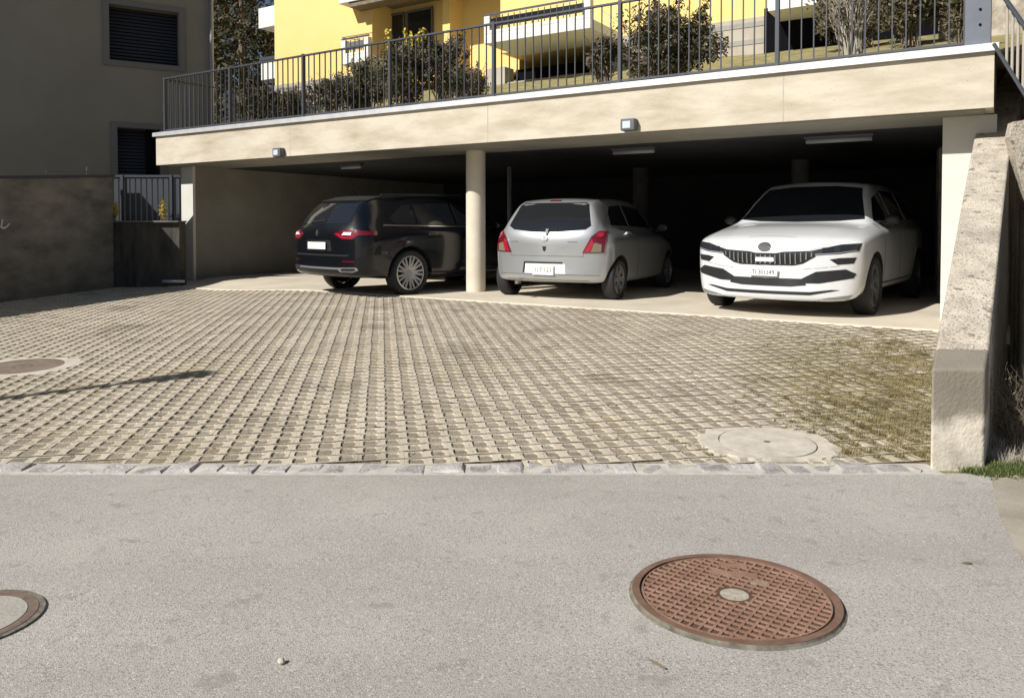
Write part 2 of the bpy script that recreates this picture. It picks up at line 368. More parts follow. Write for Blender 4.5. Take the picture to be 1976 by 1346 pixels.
bm = bmesh.new(); fbox(bm, .42, 14.02, 8.9, 9.1, -.4, ZS - .013); gpart('wall', bm, M_deep)
def column(x, y, r, m):
    bm = bmesh.new(); tube(bm, (x, y, -.3), (x, y, ZS - .011), r, n=40, caps=False)
    return gpart('column', bm, m, smooth=True)
column(-.598, 12.84, .160, M_colm)
M_dcol = mat('shaded_column_concrete', (.07, .07, .072), .9, col2=(.10, .10, .10), scale=3)  # dark copy of the column concrete, shade at the back put into it
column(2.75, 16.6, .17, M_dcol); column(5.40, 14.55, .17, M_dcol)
bm = bmesh.new(); tube(bm, (-.05, 15.9, 0), (-.05, 15.9, 2.3), .05, n=12); gpart('pipe', bm, M_tubec, smooth=True)

# wall lamps on the beam, tube lamps below the ceiling
for px, py, lab in ((539, 295, 'small square grey wall lamp on the beam, above the dark car'), (1213, 242, 'small square grey wall lamp on the beam, right of the column')):
    s = fs(px, -.06); z = fz(px, py, -.06)
    e = empty('wall_lamp', fac(s, 0, z), FROT, label=lab, cat='wall lamp', group='wall lamps on the beam')
    bm = bmesh.new(); box(bm, (0, .062, 0), (.20, .115, .155)); bm_obj('lamp_housing', bm, M_lampg, e, bevel=.012)
    bm = bmesh.new(); box(bm, (.012, .121, -.002), (.11, .006, .092)); bm_obj('lamp_lens', bm, M_lampl, e)
for (px, py, px2, lab) in ((1616, 268, 54, 'long tube lamp under the ceiling above the white car'),
                           (1222, 291, 39, 'long tube lamp under the ceiling above the silver car'), (679, 321, 24, 'long tube lamp under the ceiling above the black car')):
    Z = 1500 * (ZS - .06 - 1.1) / (435 - py); X = (px - 988) / 1500 * Z; ln = 2 * px2 / 1500 * Z * 1.15
    e = empty('tube_lamp', (X, Z, ZS - .02), FROT, label=lab, cat='ceiling lamp', group='tube lamps under the garage ceiling')
    bm = bmesh.new(); box(bm, (0, 0, -.015), (ln, .11, .03)); bm_obj('lamp_base', bm, M_lampg, e)
    bm = bmesh.new(); tube(bm, (-ln / 2 + .02, 0, -.06), (ln / 2 - .02, 0, -.06), .034, n=12); bm_obj('lamp_tube', bm, M_tubec, e, smooth=True)

# ------------------------------------------------------------------ railing on the roof edge
F0 = empty('railing', fac(7.2, .08, ZT), label='anthracite metal railing with thin bars along the garage roof edge', cat='railing')
def child(o, par):
    o.parent = par; o.matrix_parent_inverse = (Matrix.Translation(par.location) @ Matrix.Rotation(par.rotation_euler.z, 4, 'Z')).inverted(); return o
posts = [14.38, 12.33, 10.34, 8.33, 6.30, 4.26, 2.20, .12]
for i, s in enumerate(posts[:-1]):
    bm = bmesh.new(); fbox(bm, s - .022, s + .022, .05, .11, ZT + .04, ZT + 1.17); child(bm_obj('post', bm, M_anth), F0)
bm = bmesh.new(); fbox(bm, .02, 14.38, .055, .105, ZT + 1.13, ZT + 1.155); child(bm_obj('top_rail', bm, M_anth), F0)
bm = bmesh.new(); fbox(bm, .02, 14.38, .06, .10, ZT + .085, ZT + .11); child(bm_obj('bottom_rail', bm, M_anth), F0)
for a, b in zip(posts, posts[1:]):
    bm = bmesh.new(); n = 15
    for k in range(1, n):
        s = a + (b - a) * k / n; fbox(bm, s - .0065, s + .0065, .07, .09, ZT + .09, ZT + 1.14)
    child(bm_obj('baluster_panel', bm, M_anth), F0)
# return of the railing down the left side
F1 = empty('railing', fac(14.4, 1.5, ZT), label='short dense railing return at the left corner of the roof, before the grey house', cat='railing')
bm = bmesh.new(); fbox(bm, 14.36, 14.40, .12, 5.2, ZT + 1.13, ZT + 1.155); child(bm_obj('top_rail', bm, M_anth), F1)
bm = bmesh.new()
for k in range(46): fbox(bm, 14.37, 14.39, .2 + k * .11 - .0065, .2 + k * .11 + .0065, ZT + .05, ZT + 1.13)
child(bm_obj('baluster_panel', bm, M_anth), F1)
bm = bmesh.new()
for k in range(28): s = 14.38 - k * .11; fbox(bm, s - .02, s + .02, 2.9, 2.93, ZT + .05, ZT + 1.12)
child(bm_obj('board_screen', bm, M_anth), F1)
# big corner post
P = empty('corner_post', fac(.13, .12, ZT + .05), FROT, label='thick slate-grey steel post standing on the right end of the roof', cat='post')
bm = bmesh.new(); box(bm, (0, -.02, 1.3), (.24, .2, 2.6)); bm_obj('post_body', bm, mat('slate_post', (.115, .13, .16), .55, col2=(.14, .155, .185), scale=5), P, bevel=.006)
for zz in (.38, .22):
    bm = bmesh.new(); tube(bm, (-.02, .075, zz), (-.02, .09, zz), .014, n=8); bm_obj('bolt', bm, M_black, P)

# ------------------------------------------------------------------ stair wall (buttress) at the right
def prism(name, pts_left, pts_right, zbot, m, parent=None, bevel=.02):
    bm = bmesh.new(); n = len(pts_left); L_ = [bm.verts.new(p) for p in pts_left]; R_ = [bm.verts.new(p) for p in pts_right]
    Lb = [bm.verts.new((p[0], p[1], zbot)) for p in pts_left]; Rb = [bm.verts.new((p[0], p[1], zbot)) for p in pts_right]
    for i in range(n - 1):
        bm.faces.new((L_[i], R_[i], R_[i + 1], L_[i + 1])); bm.faces.new((L_[i], L_[i + 1], Lb[i + 1], Lb[i])); bm.faces.new((R_[i + 1], R_[i], Rb[i], Rb[i + 1]))
        bm.faces.new((Lb[i], Lb[i + 1], Rb[i + 1], Rb[i]))
    bm.faces.new((L_[0], Lb[0], Rb[0], R_[0])); bm.faces.new((L_[-1], R_[-1], Rb[-1], Lb[-1]))
    bmesh.ops.recalc_face_normals(bm, faces=bm.faces[:])
    return bm_obj(name, bm, m, parent, bevel=bevel, segs=3)
BW = empty('stair_wall', (2.4, 4.25, -.23), label='weathered concrete wall with sloping top rising beside the garage on the right', cat='wall')
o = prism('sloping_wall', [(2.44, 4.46, .40), (3.76, 6.52, 1.23), (5.10, 8.60, 2.08), (5.66, 9.25, 2.62), (9.0, 13.9, 4.2)],
          [(2.73, 4.43, .40), (4.03, 6.38, 1.23), (5.38, 8.40, 2.08), (6.02, 9.26, 2.62), (9.3, 13.7, 4.2)], -3.2, M_butt); child(o, BW)
def endpier():
    m = mat('pale_pier_render', (.46, .42, .35), .9, col2=(.72, .66, .55), scale=3.2, detail=8, bump=.5, bscale=55, ramp=(.36, .56),
            speck=[((.30, .27, .22), 6, .66)])
    n = m.node_tree.nodes; L = m.node_tree.links; b = n['Principled BSDF']; src = b.inputs['Base Color'].links[0].from_socket
    tc = n.new('ShaderNodeTexCoord'); sx = n.new('ShaderNodeSeparateXYZ'); L.new(tc.outputs['Object'], sx.inputs[0])   # weathering stain on the upper half of the pier
    t = n.new('ShaderNodeTexNoise'); t.inputs['Scale'].default_value = 7; t.inputs['Detail'].default_value = 6; L.new(tc.outputs['Object'], t.inputs['Vector'])
    ad = n.new('ShaderNodeMath'); ad.operation = 'MULTIPLY_ADD'; L.new(t.outputs[0], ad.inputs[0]); ad.inputs[1].default_value = .28; L.new(sx.outputs[2], ad.inputs[2])
    mr = n.new('ShaderNodeMapRange'); L.new(ad.outputs[0], mr.inputs[0]); mr.inputs[1].default_value = .13; mr.inputs[2].default_value = .24; mr.inputs[4].default_value = .85
    mx = n.new('ShaderNodeMix'); mx.data_type = 'RGBA'; L.new(mr.outputs[0], mx.inputs[0]); L.new(src, mx.inputs[6]); mx.inputs[7].default_value = (.17, .15, .12, 1)
    L.new(mx.outputs[2], b.inputs['Base Color'])
    o = prism('end_pier', [(2.272, 4.19, .325), (2.436, 4.454, .395)], [(2.563, 4.185, .325), (2.726, 4.424, .395)], -1.2, m, bevel=.018); child(o, BW)
endpier()
bm = bmesh.new()
for k in range(10):
    y = 4.75 + k * .55; box(bm, (3.62 + .745 * (y - 4.75), y, -1.5 + .22 * k), (.5, .5, 4.2 + .5 * k), R(-37))
meta(bm_obj('shade_wall', bm, M_shadec), 'unseen dark stepped wall added outside the right edge to shade the pit', 'wall')  # unseen wall added to keep light out of the pit
# stairs and railing beyond the wall
ST = empty('outdoor_stairs', (5.7, 7.5, 1.6), label='concrete outdoor stairs with raking side wall at the far right edge', cat='stairs')
bm = bmesh.new()
for k in range(12):
    box(bm, (6.1 + .27 * k, 8.3 - .16 * k, 2.55 - .17 * k - .4), (.29, 1.3, .8), R(-30))
child(bm_obj('step', bm, M_butt), ST)
o = prism('stringer', [(4.99, 7.83, 2.02), (5.30, 7.92, 2.14), (6.4, 7.3, 1.55)], [(4.93, 7.70, 2.0), (5.24, 7.75, 2.12), (6.34, 7.15, 1.5)], 1.98, M_butt, bevel=.01)
bpy.data.objects.remove(o)
def side_slab():
    pts = [(1946, 265), (1952, 236), (1976, 232), (2100, 330), (2100, 640), (1976, 385)]
    Z0 = 7.55; V = []
    for dz_ in (0, .16):
        for x, y in pts: V.append(((x - 988) / 1500 * Z0 + dz_ * .3, Z0 + dz_, 1.1 + (435 - y) / 1500 * Z0))
    n = len(pts); F = [tuple(range(n))[::-1], tuple(range(n, 2 * n))] + [(i, (i + 1) % n, n + (i + 1) % n, n + i) for i in range(n)]
    child(mesh_obj('side_slab', V, F, M_butt), ST)
side_slab()
SR = empty('stair_railing', (5.3, 8.0, 2.9), label='beige-lit railing slanting down the outdoor stairs right of the roof corner', cat='railing')
def q(px, py, Z): return Vector(((px - 988) / 1500 * Z, Z, 1.1 + (435 - py) / 1500 * Z))
bm = bmesh.new(); tube(bm, q(1915, -22, 8.0), q(2040, 150, 7.2), .022, n=8); tube(bm, q(1912, 88, 8.0), q(2040, 290, 7.2), .018, n=8)
child(bm_obj('rail', bm, M_anth), SR)
bm = bmesh.new()
M_bal = mat('pale_baluster', (.42, .38, .33), .6)  # pale beige puts the sunlight on these bars into their colour
for k in range(10):
    t = k / 9; a = q(1937, 12, 7.9).lerp(q(2040, 150, 7.2), t); b = q(1937, 125, 7.9).lerp(q(2040, 290, 7.2), t); tube(bm, a, b, .014, n=8)
child(bm_obj('baluster_set', bm, M_bal), SR)
bm = bmesh.new(); box(bm, (9.3, 11.3, 2.6), (5.5, .6, 6.5), R(-25))
meta(bm_obj('stone_retaining_wall', bm, M_rockw), 'rough beige stone retaining wall in the top right corner', 'wall')

# ------------------------------------------------------------------ terrace garden and apartment building
def lz(s, d): return 2.93 + max(0, d - .4) * .265
def lawn():
    v = []; f = []; ns, nd = 60, 20
    for j in range(nd + 1):
        for i in range(ns + 1):
            s = -3 + 17.4 * i / ns; d = .17 + 9.3 * j / nd; p = fac(s, d); v.append((p.x, p.y, lz(s, d) + .05 * noise.noise(p) * min(1, d)))
    for j in range(nd):
        for i in range(ns): a = j * (ns + 1) + i; f.append((a, a + ns + 1, a + ns + 2, a + 1))
    o = mesh_obj('lawn_slope', v, f, M_lawn, smooth=True); o['kind'] = 'structure'
lawn()
BO = 7.0
def bs(px, d=BO): return fs(px, d)
def bz(px, py, d=BO): return fz(px, py, d)
B = empty('apartment_building', fac(12, BO, 4.7), label='yellow rendered apartment building with white-framed balconies above the garage', cat='building')
def bpart(name, m, *boxes, bevel=0):
    bm = bmesh.new()
    for b in boxes: fbox(bm, *b)
    return child(bm_obj(name, bm, m, bevel=bevel), B)
zy = 5.45
sL, s1, s2, s3 = bs(533), bs(720), bs(966), bs(1478)
bpart('wall', M_yel, (s1, sL, BO, BO + 7, zy, 13.5), (s3, s2, BO, BO + 7, zy, 13.5), (s2, s1, BO + .9, BO + 7, zy - .3, 13.5))
bpart('plinth', M_base, (bs(735), sL, BO - .02, BO + 7, -.5, zy - .004), (s3, bs(1150), BO - .02, BO + 7, 3.4, zy - .004), (bs(975), bs(938), BO - .02, BO + .4, 3.4, zy - .35))
bb = [(s3 - .01, bs(1150), BO - .035, BO - .02, zy - .1 - .36 * k - .10, zy - .1 - .36 * k) for k in range(5)]
bb += [(bs(735), sL, BO - .035, BO - .02, zy - .1 - .36 * k - .08, zy - .1 - .36 * k) for k in range(5)]
for b_ in bb: bpart('plinth_band', M_base2, b_)
bpart('basement_shade', M_black, (bs(1150), bs(975), BO + .5, BO + 7, 3.6, zy - .35), (s3 - 6, s3 - .004, BO - .3, BO + 2, 3.2, bz(1500, 24)))  # solid black boxes, shade of the openings put into the colour
bpart('wall_pier', M_yel, (bs(966), bs(960), BO + .0, BO + .9, zy + 1.6, 13), (bs(856), bs(842), BO + .3, BO + .895, zy - .3, 13))
bpart('step', M_base, *[(bs(1190), bs(985), BO - 1.1 + .32 * k, BO + .4, 3.4, 4.25 + .14 * k) for k in range(4)])
# loggia windows, frames
zl0, zl1 = bz(780, 88, BO + .88), bz(780, 32, BO + .88)
for a, b in ((728, 782), (786, 836)):
    o = bpart('window', M_glassd, (bs(b, BO + .86), bs(a, BO + .86), BO + .84, BO + .89, zl0 - .8, zl1))
    bm = bmesh.new(); s_a, s_b = bs(a, BO + .82), bs(b, BO + .82)
    for e in ((s_a - .05, s_a), (s_b, s_b + .05)): fbox(bm, e[0], e[1], BO + .80, BO + .838, zl0 - .8, zl1 + .05)
    fbox(bm, s_b, s_a, BO + .80, BO + .838, zl1, zl1 + .06)
    f = bm_obj('frame', bm, M_surr); child(f, o) if False else child(f, B)
def balcony(pxa, pxb, proj, pt, pb, panel, name='balcony'):
    d = BO - proj; sa, sb = bs(pxa, d), bs(pxb, d); zt, zb = bz(pxa, pt, d), bz(pxa, pb, d)
    o = bpart(name, M_white, (sb, sa, d, BO - .004, zb, zb + .22), (sa - .16, sa, d, d + .16, zb + .22, zt), (sb, sb + .16, d, d + .16, zb + .22, zt),
              (sb + .16, sa - .16, d, d + .10, zb + .22, zb + .30), bevel=.01)
    bpart('balcony_panel', panel, (sb + .165, sa - .165, d + .04, d + .07, zb + .38, zt - .06))
    bm = bmesh.new(); fbox(bm, sb, sa, d + .02, d + .06, zt + .02, zt + .06)
    n = int((sa - sb) / .16)
    for k in range(n): s = sb + .2 + k * .16; fbox(bm, s - .008, s + .008, d + .03, d + .05, zb + .3, zt)
    child(bm_obj('balcony_rail', bm, M_anth), B)
balcony(934, 1138, 1.5, 36, 88, M_glassd)
balcony(660, 712, .9, 82, 128, M_surr)
balcony(656, 905, .55, -60, 12, M_glassd)
balcony(1478, 1572, 1.2, -60, 26, M_glassd)
bpart('balcony_soffit', M_wood, (bs(905, BO - .5), bs(676, BO - .5), BO - .5, BO - .005, bz(656, 12, BO - .55) - .13, bz(656, 12, BO - .55) - .003), (s2, s1 - .01, BO + .01, BO + .89, bz(720, 8), bz(720, 8) + .1))
bpart('balcony_box', M_white, (bs(533) + .004, bs(533) + 1.1, BO + .3, BO + 1.6, bz(520, 55, BO + .3), bz(520, 17, BO + .3)))
bpart('balcony_box', M_white, (bs(533) + .004, bs(533) + 1.0, BO + .3, BO + 1.6, bz(520, 155, BO + .3), bz(520, 122, BO + .3)))
bpart('balcony_rail', M_anth, (bs(533) + .004, bs(533) + 1.05, BO + .28, BO + .33, bz(520, 118, BO + .3), bz(520, 112, BO + .3)))
bpart('roof', M_base2, (s3 - 4, sL + .5, BO - .6, BO + 7.5, 13.51, 13.9))
# parasol-frame / airer on the small balcony
bm = bmesh.new()
for a, b in (((662, 76), (722, 66)), ((662, 76), (724, 84)), ((690, 72), (700, 100))):
    pa = fac(bs(a[0], BO - .6), BO - .6, bz(*a, BO - .6)); pb = fac(bs(b[0], BO - .6), BO - .6, bz(*b, BO - .6)); tube(bm, pa, pb, .012, n=6)
meta(bm_obj('laundry_airer', bm, M_twig), 'thin folding laundry airer above the small white balcony', 'laundry airer')

# ------------------------------------------------------------------ plants
def leaf_cloud(name, c, r, n, size, m, parent, seed=0, hollow=.45, rz=0, lump=.35, up=False):
    rnd = random.Random(seed); V = []; F = []
    c = Vector(c)
    k = 0; tries = 0
    while k < n and tries < n * 12:
        tries += 1
        d = Vector((rnd.gauss(0, 1), rnd.gauss(0, 1), rnd.gauss(0, 1))).normalized(); rr = rnd.uniform(hollow, 1) ** .7
        nz = noise.noise(d * 2.3 + Vector((seed * 3.1, 0, 0)))
        rad = rr * (1 + lump * nz * 1.6)
        p = Vector((d.x * r[0], d.y * r[1], d.z * r[2])) * rad
        if noise.noise(p * 3.2 / max(r) * 1.6 + Vector((seed, 5, 1))) < -.12: continue
        p += c
        a = Vector((rnd.gauss(0, 1), rnd.gauss(0, 1), rnd.gauss(0, 1) + (1.5 if up else 0))).normalized(); b = a.cross(Vector((rnd.gauss(0, 1), rnd.gauss(0, 1), rnd.gauss(0, 1)))).normalized()
        s = size * rnd.uniform(.6, 1.4); i = len(V)
        V += [p - a * s, p + b * s * .38, p + a * s, p - b * s * .38]; F.append((i, i + 1, i + 2, i + 3)); k += 1
    o = mesh_obj(name, V, F, m)
    if parent: child(o, parent)
    return o
def bush_cloud(name, c, r, n, size, m, m2, parent, seed=0):
    rnd = random.Random(seed); V = []; F = []; MI = []; c = Vector(c); blobs = []
    for k in range(19):
        a = rnd.uniform(0, 6.283); rr = rnd.uniform(.1, .74); zc = rnd.uniform(-.62, .6) * (1 - .35 * rr)
        sc = rnd.uniform(.26, .50); blobs.append((Vector((math.cos(a) * rr * r[0], math.sin(a) * rr * r[1], zc * r[2])), sc))
    spr = []
    for k in range(46):                      # shoots that break the outline
        a = rnd.uniform(0, 6.283); b0, sc = rnd.choice(blobs); st = b0 * .9
        d = Vector((math.cos(a) * r[0] * rnd.uniform(.2, .8), math.sin(a) * r[1] * .5, r[2] * rnd.uniform(.1, 1.0))); spr.append((st, d * .62))
    k = 0; t = 0
    while k < n and t < n * 10:
        t += 1
        if rnd.random() < .22:
            st, d = rnd.choice(spr); p = st + d * rnd.uniform(.3, 1) + Vector((rnd.gauss(0, 1), rnd.gauss(0, 1), rnd.gauss(0, 1))) * .028
        else:
            b0, sc = rnd.choice(blobs); d = Vector((rnd.gauss(0, 1), rnd.gauss(0, 1), rnd.gauss(0, 1))).normalized() * rnd.uniform(.2, 1.08) ** .6
            p = b0 + Vector((d.x * r[0] * sc * 1.1, d.y * r[1] * sc * 1.1, d.z * r[2] * sc * 1.1))
            if noise.noise(p * 4.5 + Vector((seed, 5, 1))) < -.10: continue
        mi = 1 if noise.noise(p * 3 + Vector((1, seed, 3))) + rnd.uniform(-.3, .3) > .12 else 0
        p = p + c
        a = Vector((rnd.gauss(0, 1), rnd.gauss(0, 1), rnd.gauss(0, 1) + .6)).normalized(); b = a.cross(Vector((rnd.gauss(0, 1), rnd.gauss(0, 1), rnd.gauss(0, 1)))).normalized()
        s = size * rnd.uniform(.5, 1.5); i = len(V)
        V += [p - a * s, p + b * s * .36, p + a * s, p - b * s * .36]; F.append((i, i + 1, i + 2, i + 3)); MI.append(mi); k += 1
    o = mesh_obj(name, V, F, mats=[m, m2], fmat=MI); child(o, parent); return o
def stems(name, base, top_c, rtop, n, r0, m, parent, seed=0, wig=.08, rbase=.08, r1=.25):
    rnd = random.Random(seed); bm = bmesh.new(); base = Vector(base); top_c = Vector(top_c)
    for k in range(n):
        a = base + Vector((rnd.uniform(-1, 1) * rbase, rnd.uniform(-1, 1) * rbase, 0))
        e = top_c + Vector((rnd.gauss(0, .5) * rtop[0], rnd.gauss(0, .5) * rtop[1], rnd.uniform(-1, 1) * rtop[2]))
        prev = a; N_ = 5
        for j in range(1, N_ + 1):
            t = j / N_; p = a.lerp(e, t) + Vector((rnd.uniform(-wig, wig), rnd.uniform(-wig, wig), 0)) * t
            p.x += (e.x - a.x) * (-.15 * math.sin(t * math.pi)); p.y += (e.y - a.y) * (-.15 * math.sin(t * math.pi))
            tube(bm, prev, p, r0 * (1 - (1 - r1) * (j - 1) / N_), r0 * (1 - (1 - r1) * j / N_), n=5, caps=False); prev = p
    o = bm_obj(name, bm, m); child(o, parent); return o
def shrub(kind, px0, px1, py0, py1, d, n, size, m, label, seed, cat='shrub', lean=0, extra=None, tw=14):
    pc = (px0 + px1) / 2; s = fs(pc, d); p = fac(s, d); zt = fz(pc, py0, d); zb = min(fz(pc, py1, d), lz(s, d) + .1); zg = lz(s, d)
    rx = (px1 - px0) / 2 / 1500 * p.y; rz_ = (zt - zb) / 2
    e = empty(kind, (p.x, p.y, zg), label=label, cat=cat, group='shrubs on the terrace behind the railing')
    bush_cloud('foliage', (p.x, p.y, (zt + zb) / 2), (rx * 1.05, min(rx, 1.0), rz_ * 1.05), int(n * 2.1), size * .70, m, M_leafb if m is not M_leafb else M_leafd, e, seed)
    stems('stem', (p.x, p.y, zg), (p.x, p.y, (zt + zb) / 2 + rz_ * .4), (rx * 1.1, rx * .6, rz_ * .8), tw * 2, .011, M_twig, e, seed, rbase=rx * .3)
    if extra: extra(e, p, rx, rz_, (zt + zb) / 2)
    return e
GR = 'shrubs on the terrace behind the railing'
shrub('low_shrub', 446, 540, 168, 240, 1.0, 2600, .045, M_leafd, 'low dark shrub at the left end of the railing', 1)
shrub('low_shrub', 590, 700, 145, 228, 1.1, 3200, .045, M_leafb, 'brownish low shrub between the third and fourth railing posts', 2)
shrub('low_shrub', 655, 760, 118, 222, 1.7, 3400, .05, M_leafm, 'olive-brown shrub left of the yellow-flowering one', 19)
shrub('low_shrub', 520, 600, 172, 232, 1.6, 1800, .045, M_leafd, 'small dark shrub between the second and third railing posts', 20)
def forsy(e, p, rx, rz_, zc):
    rnd = random.Random(5); bm = bmesh.new(); V = []; F = []
    for k in range(9):
        a = Vector((p.x + rnd.uniform(-.3, .2), p.y, zc - .1)); t = a + Vector((rnd.uniform(-.5, .25), rnd.uniform(-.2, .2), rz_ * rnd.uniform(.9, 1.5)))
        tube(bm, a, t, .01, .005, n=5)
        for j in range(90):
            q_ = a.lerp(t, rnd.uniform(.25, 1)) + Vector((rnd.gauss(0, .025), rnd.gauss(0, .025), rnd.gauss(0, .025))); i = len(V); s = .028
            dd = Vector((rnd.gauss(0, 1), rnd.gauss(0, 1), rnd.gauss(0, 1))).normalized() * s; ee = dd.cross(Vector((rnd.gauss(0, 1), 1, 0))).normalized() * s
            V += [q_ - dd, q_ + ee, q_ + dd, q_ - ee]; F.append((i, i + 1, i + 2, i + 3))
    child(bm_obj('blossom_stem', bm, M_twig), e); child(mesh_obj('blossom', V, F, M_yfl), e)
shrub('tall_shrub', 725, 850, 82, 218, 1.3, 5200, .05, M_leafd, 'tall dark shrub with yellow blossom shoots behind the fourth railing post', 3, extra=forsy)
shrub('tall_shrub', 810, 905, 70, 200, 1.6, 3400, .05, M_leafb, 'tall brown-grey shrub right of the yellow-flowering one', 4, tw=30)
shrub('low_shrub', 868, 945, 125, 205, 1.0, 1500, .04, M_leafb, 'thin dry shrub left of the fifth railing post', 8, tw=26)
shrub('evergreen_shrub', 1172, 1388, 12, 165, 1.2, 9000, .045, M_leafd, 'big bushy evergreen shrub behind the railing, right of the middle', 5)
shrub('evergreen_shrub', 1130, 1200, 60, 150, 1.9, 1600, .05, M_leafb, 'small brown shrub peeping out left of the big evergreen', 9)
# bare fan-shaped shrub
s = fs(1640, .9); p = fac(s, .9, lz(s, .9)); e = empty('bare_shrub', p, label='bare fan-shaped shrub of pale brown twigs behind the railing', cat='shrub', group=GR)
stems('twig', p, (p.x, p.y, p.z + 1.15), (.45, .4, .25), 130, .010, M_twigp, e, 11, wig=.05, rbase=.10)
leaf_cloud('foliage', (p.x, p.y, p.z + .85), (.5, .5, .45), 1200, .03, M_leafb, e, 12)
shrub('evergreen_shrub', 1815, 1880, -60, 78, 1.6, 2200, .045, M_leafm, 'olive shrub beside the thick corner post', 6)
shrub('evergreen_shrub', 1690, 1800, -70, 58, 3.6, 5000, .06, M_leafd, 'dark shrub in the shade left of the corner post', 16)
shrub('evergreen_shrub', 1590, 1720, -70, 78, 4.6, 6000, .06, M_leafd, 'dark dense shrub behind the bare fan-shaped shrub', 17)
shrub('evergreen_shrub', 1780, 1900, -70, 62, 4.4, 5000, .06, M_leafd, 'dark dense shrub behind the olive one', 18)
def tree(px, Y, zt, zg, rx, m, label, seed, n=9000, sz=.11):
    X = (px - 988) / 1500 * Y; e = empty('tree', (X, Y, zg), label=label, cat='tree', group='dark trees behind the houses')
    bm = bmesh.new(); tube(bm, (X, Y, zg - .5), (X, Y, zt - rx * .6), .22, .06, n=10)
    rnd = random.Random(seed)
    for k in range(14):
        z0 = zg + (zt - zg) * rnd.uniform(.25, .85); a = rnd.uniform(0, 6.28)
        tube(bm, (X, Y, z0), (X + math.cos(a) * rx * .8, Y + math.sin(a) * rx * .8, z0 + rx * .5), .06, .015, n=6)
    child(bm_obj('trunk', bm, M_twig), e)
    leaf_cloud('crown', (X, Y, (zt + zg) / 2 + .4), (rx, rx, (zt - zg) / 2), n, sz, m, e, seed, hollow=.3)
tree(470, 29, 12, 2.5, 2.3, M_leafd, 'dark bare-limbed tree between the grey house and the yellow building', 21)
tree(420, 33, 13, 2.5, 2.6, M_leafd, 'dark tree close behind the corner of the grey house', 22)
tree(1730, 23, 11, 4, 2.6, M_leafm, 'dark evergreen tree at the top right, left of the corner post', 23)
tree(1850, 21, 11, 4, 2.2, M_leafm, 'olive tree right behind the corner post', 24)
tree(1960, 22, 11, 4, 2.4, M_leafd, 'dark tree above the stone wall at the right edge', 25)

# ------------------------------------------------------------------ grey house at the left, its low walls
H0 = Vector((-7.28, 19.0, 0)); HD = Vector((-.857, -.515, 0)); HN = Vector((.515, -.857, 0))   # along the wall leftwards, outward normal
HR = math.atan2(HD.y, HD.x)
def hp(t, o, z): return H0 + HD * t + HN * o + Vector((0, 0, z))
def ht(px):
    r = (px - 988) / 1500; return (H0.x - H0.y * r) / (.857 - .515 * r)
def hz(px, py): return 1.1 + (435 - py) / 1500 * (H0.y - .515 * ht(px))
HS = empty('grey_house', hp(5, 0, 0), label='shaded grey rendered house with dark shuttered windows at the left', cat='house')
def hbox(bm, t0, t1, o0, o1, z0, z1): box(bm, hp((t0 + t1) / 2, (o0 + o1) / 2, (z0 + z1) / 2), (abs(t1 - t0), abs(o1 - o0), z1 - z0), HR)
tW0, tW1 = ht(350), ht(216); zU0, zU1 = hz(283, 124), hz(283, 20)
tL0, tL1 = ht(312), ht(229); zD0, zD1 = hz(270, 338), hz(270, 249)
bm = bmesh.new()
hbox(bm, 0, tW0, -.35, 0, -.5, 7); hbox(bm, tW1, 14, -.35, 0, -.5, 7)
hbox(bm, tW0, tW1, -.35, 0, zU1, 7); hbox(bm, tW0, tW1, -.35, 0, zD1, zU0)
hbox(bm, tL1, tW1, -.35, 0, -.5, zD1) if tL1 < tW1 else None
hbox(bm, tW0, tL0, -.35, 0, -.5, zD1)
hbox(bm, tL0, tL1, -.35, 0, -.5, zD0)
hbox(bm, 0, 14, -8, -.36, -.5, 7)
child(bm_obj('wall', bm, M_house), HS)
def hwin(t0, t1, z0, z1, slats, lab):
    bm = bmesh.new(); hbox(bm, t0, t1, -.30, -.28, z0, z1); o = child(bm_obj('window', bm, M_black), HS); o['label'] = lab
    bm = bmesh.new(); n = int((z1 - z0) / .075)
    for k in range(n):
        if slats == 'all' or True:
            zc = z0 + (k + .5) * (z1 - z0) / n
            c = hp((t0 + t1) / 2, -.24, zc); box(bm, c, (t1 - t0 - .02, .012, .062), HR, Matrix.Rotation(R(28), 4, 'X'))
    child(bm_obj('shutter', bm, M_shut), HS)
    bm = bmesh.new(); w_ = .13
    for e in ((t0 - w_, t0, z0 - w_, z1 + w_), (t1, t1 + w_, z0 - w_, z1 + w_), (t0, t1, z1, z1 + w_), (t0, t1, z0 - w_, z0)): hbox(bm, e[0], e[1], -.05, .03, e[2], e[3])
    child(bm_obj('window_surround', bm, M_surr), HS)
hwin(tW0, tW1, zU0, zU1, 'all', 'upper window with its roller shutter half closed'); hwin(tL0, tL1, zD0, zD1, 'all', 'lower window with horizontal slats')
bm = bmesh.new(); tc_ = (tL0 + tL1) / 2 - .25; hbox(bm, tc_ - .1, tc_ + .1, -.2, -.12, zD0, zD1); child(bm_obj('window_mullion', bm, M_black), HS)
bm = bmesh.new(); tube(bm, hp(.03, .07, 0), hp(.03, .07, 7), .05, n=12); child(bm_obj('downpipe', bm, mat('zinc_pipe', (.30, .31, .32), .4, metal=.5), smooth=True), HS)
bm = bmesh.new(); hbox(bm, -.15, 14.4, -8.4, .25, 7.01, 7.25); child(bm_obj('roof', bm, M_base2), HS)

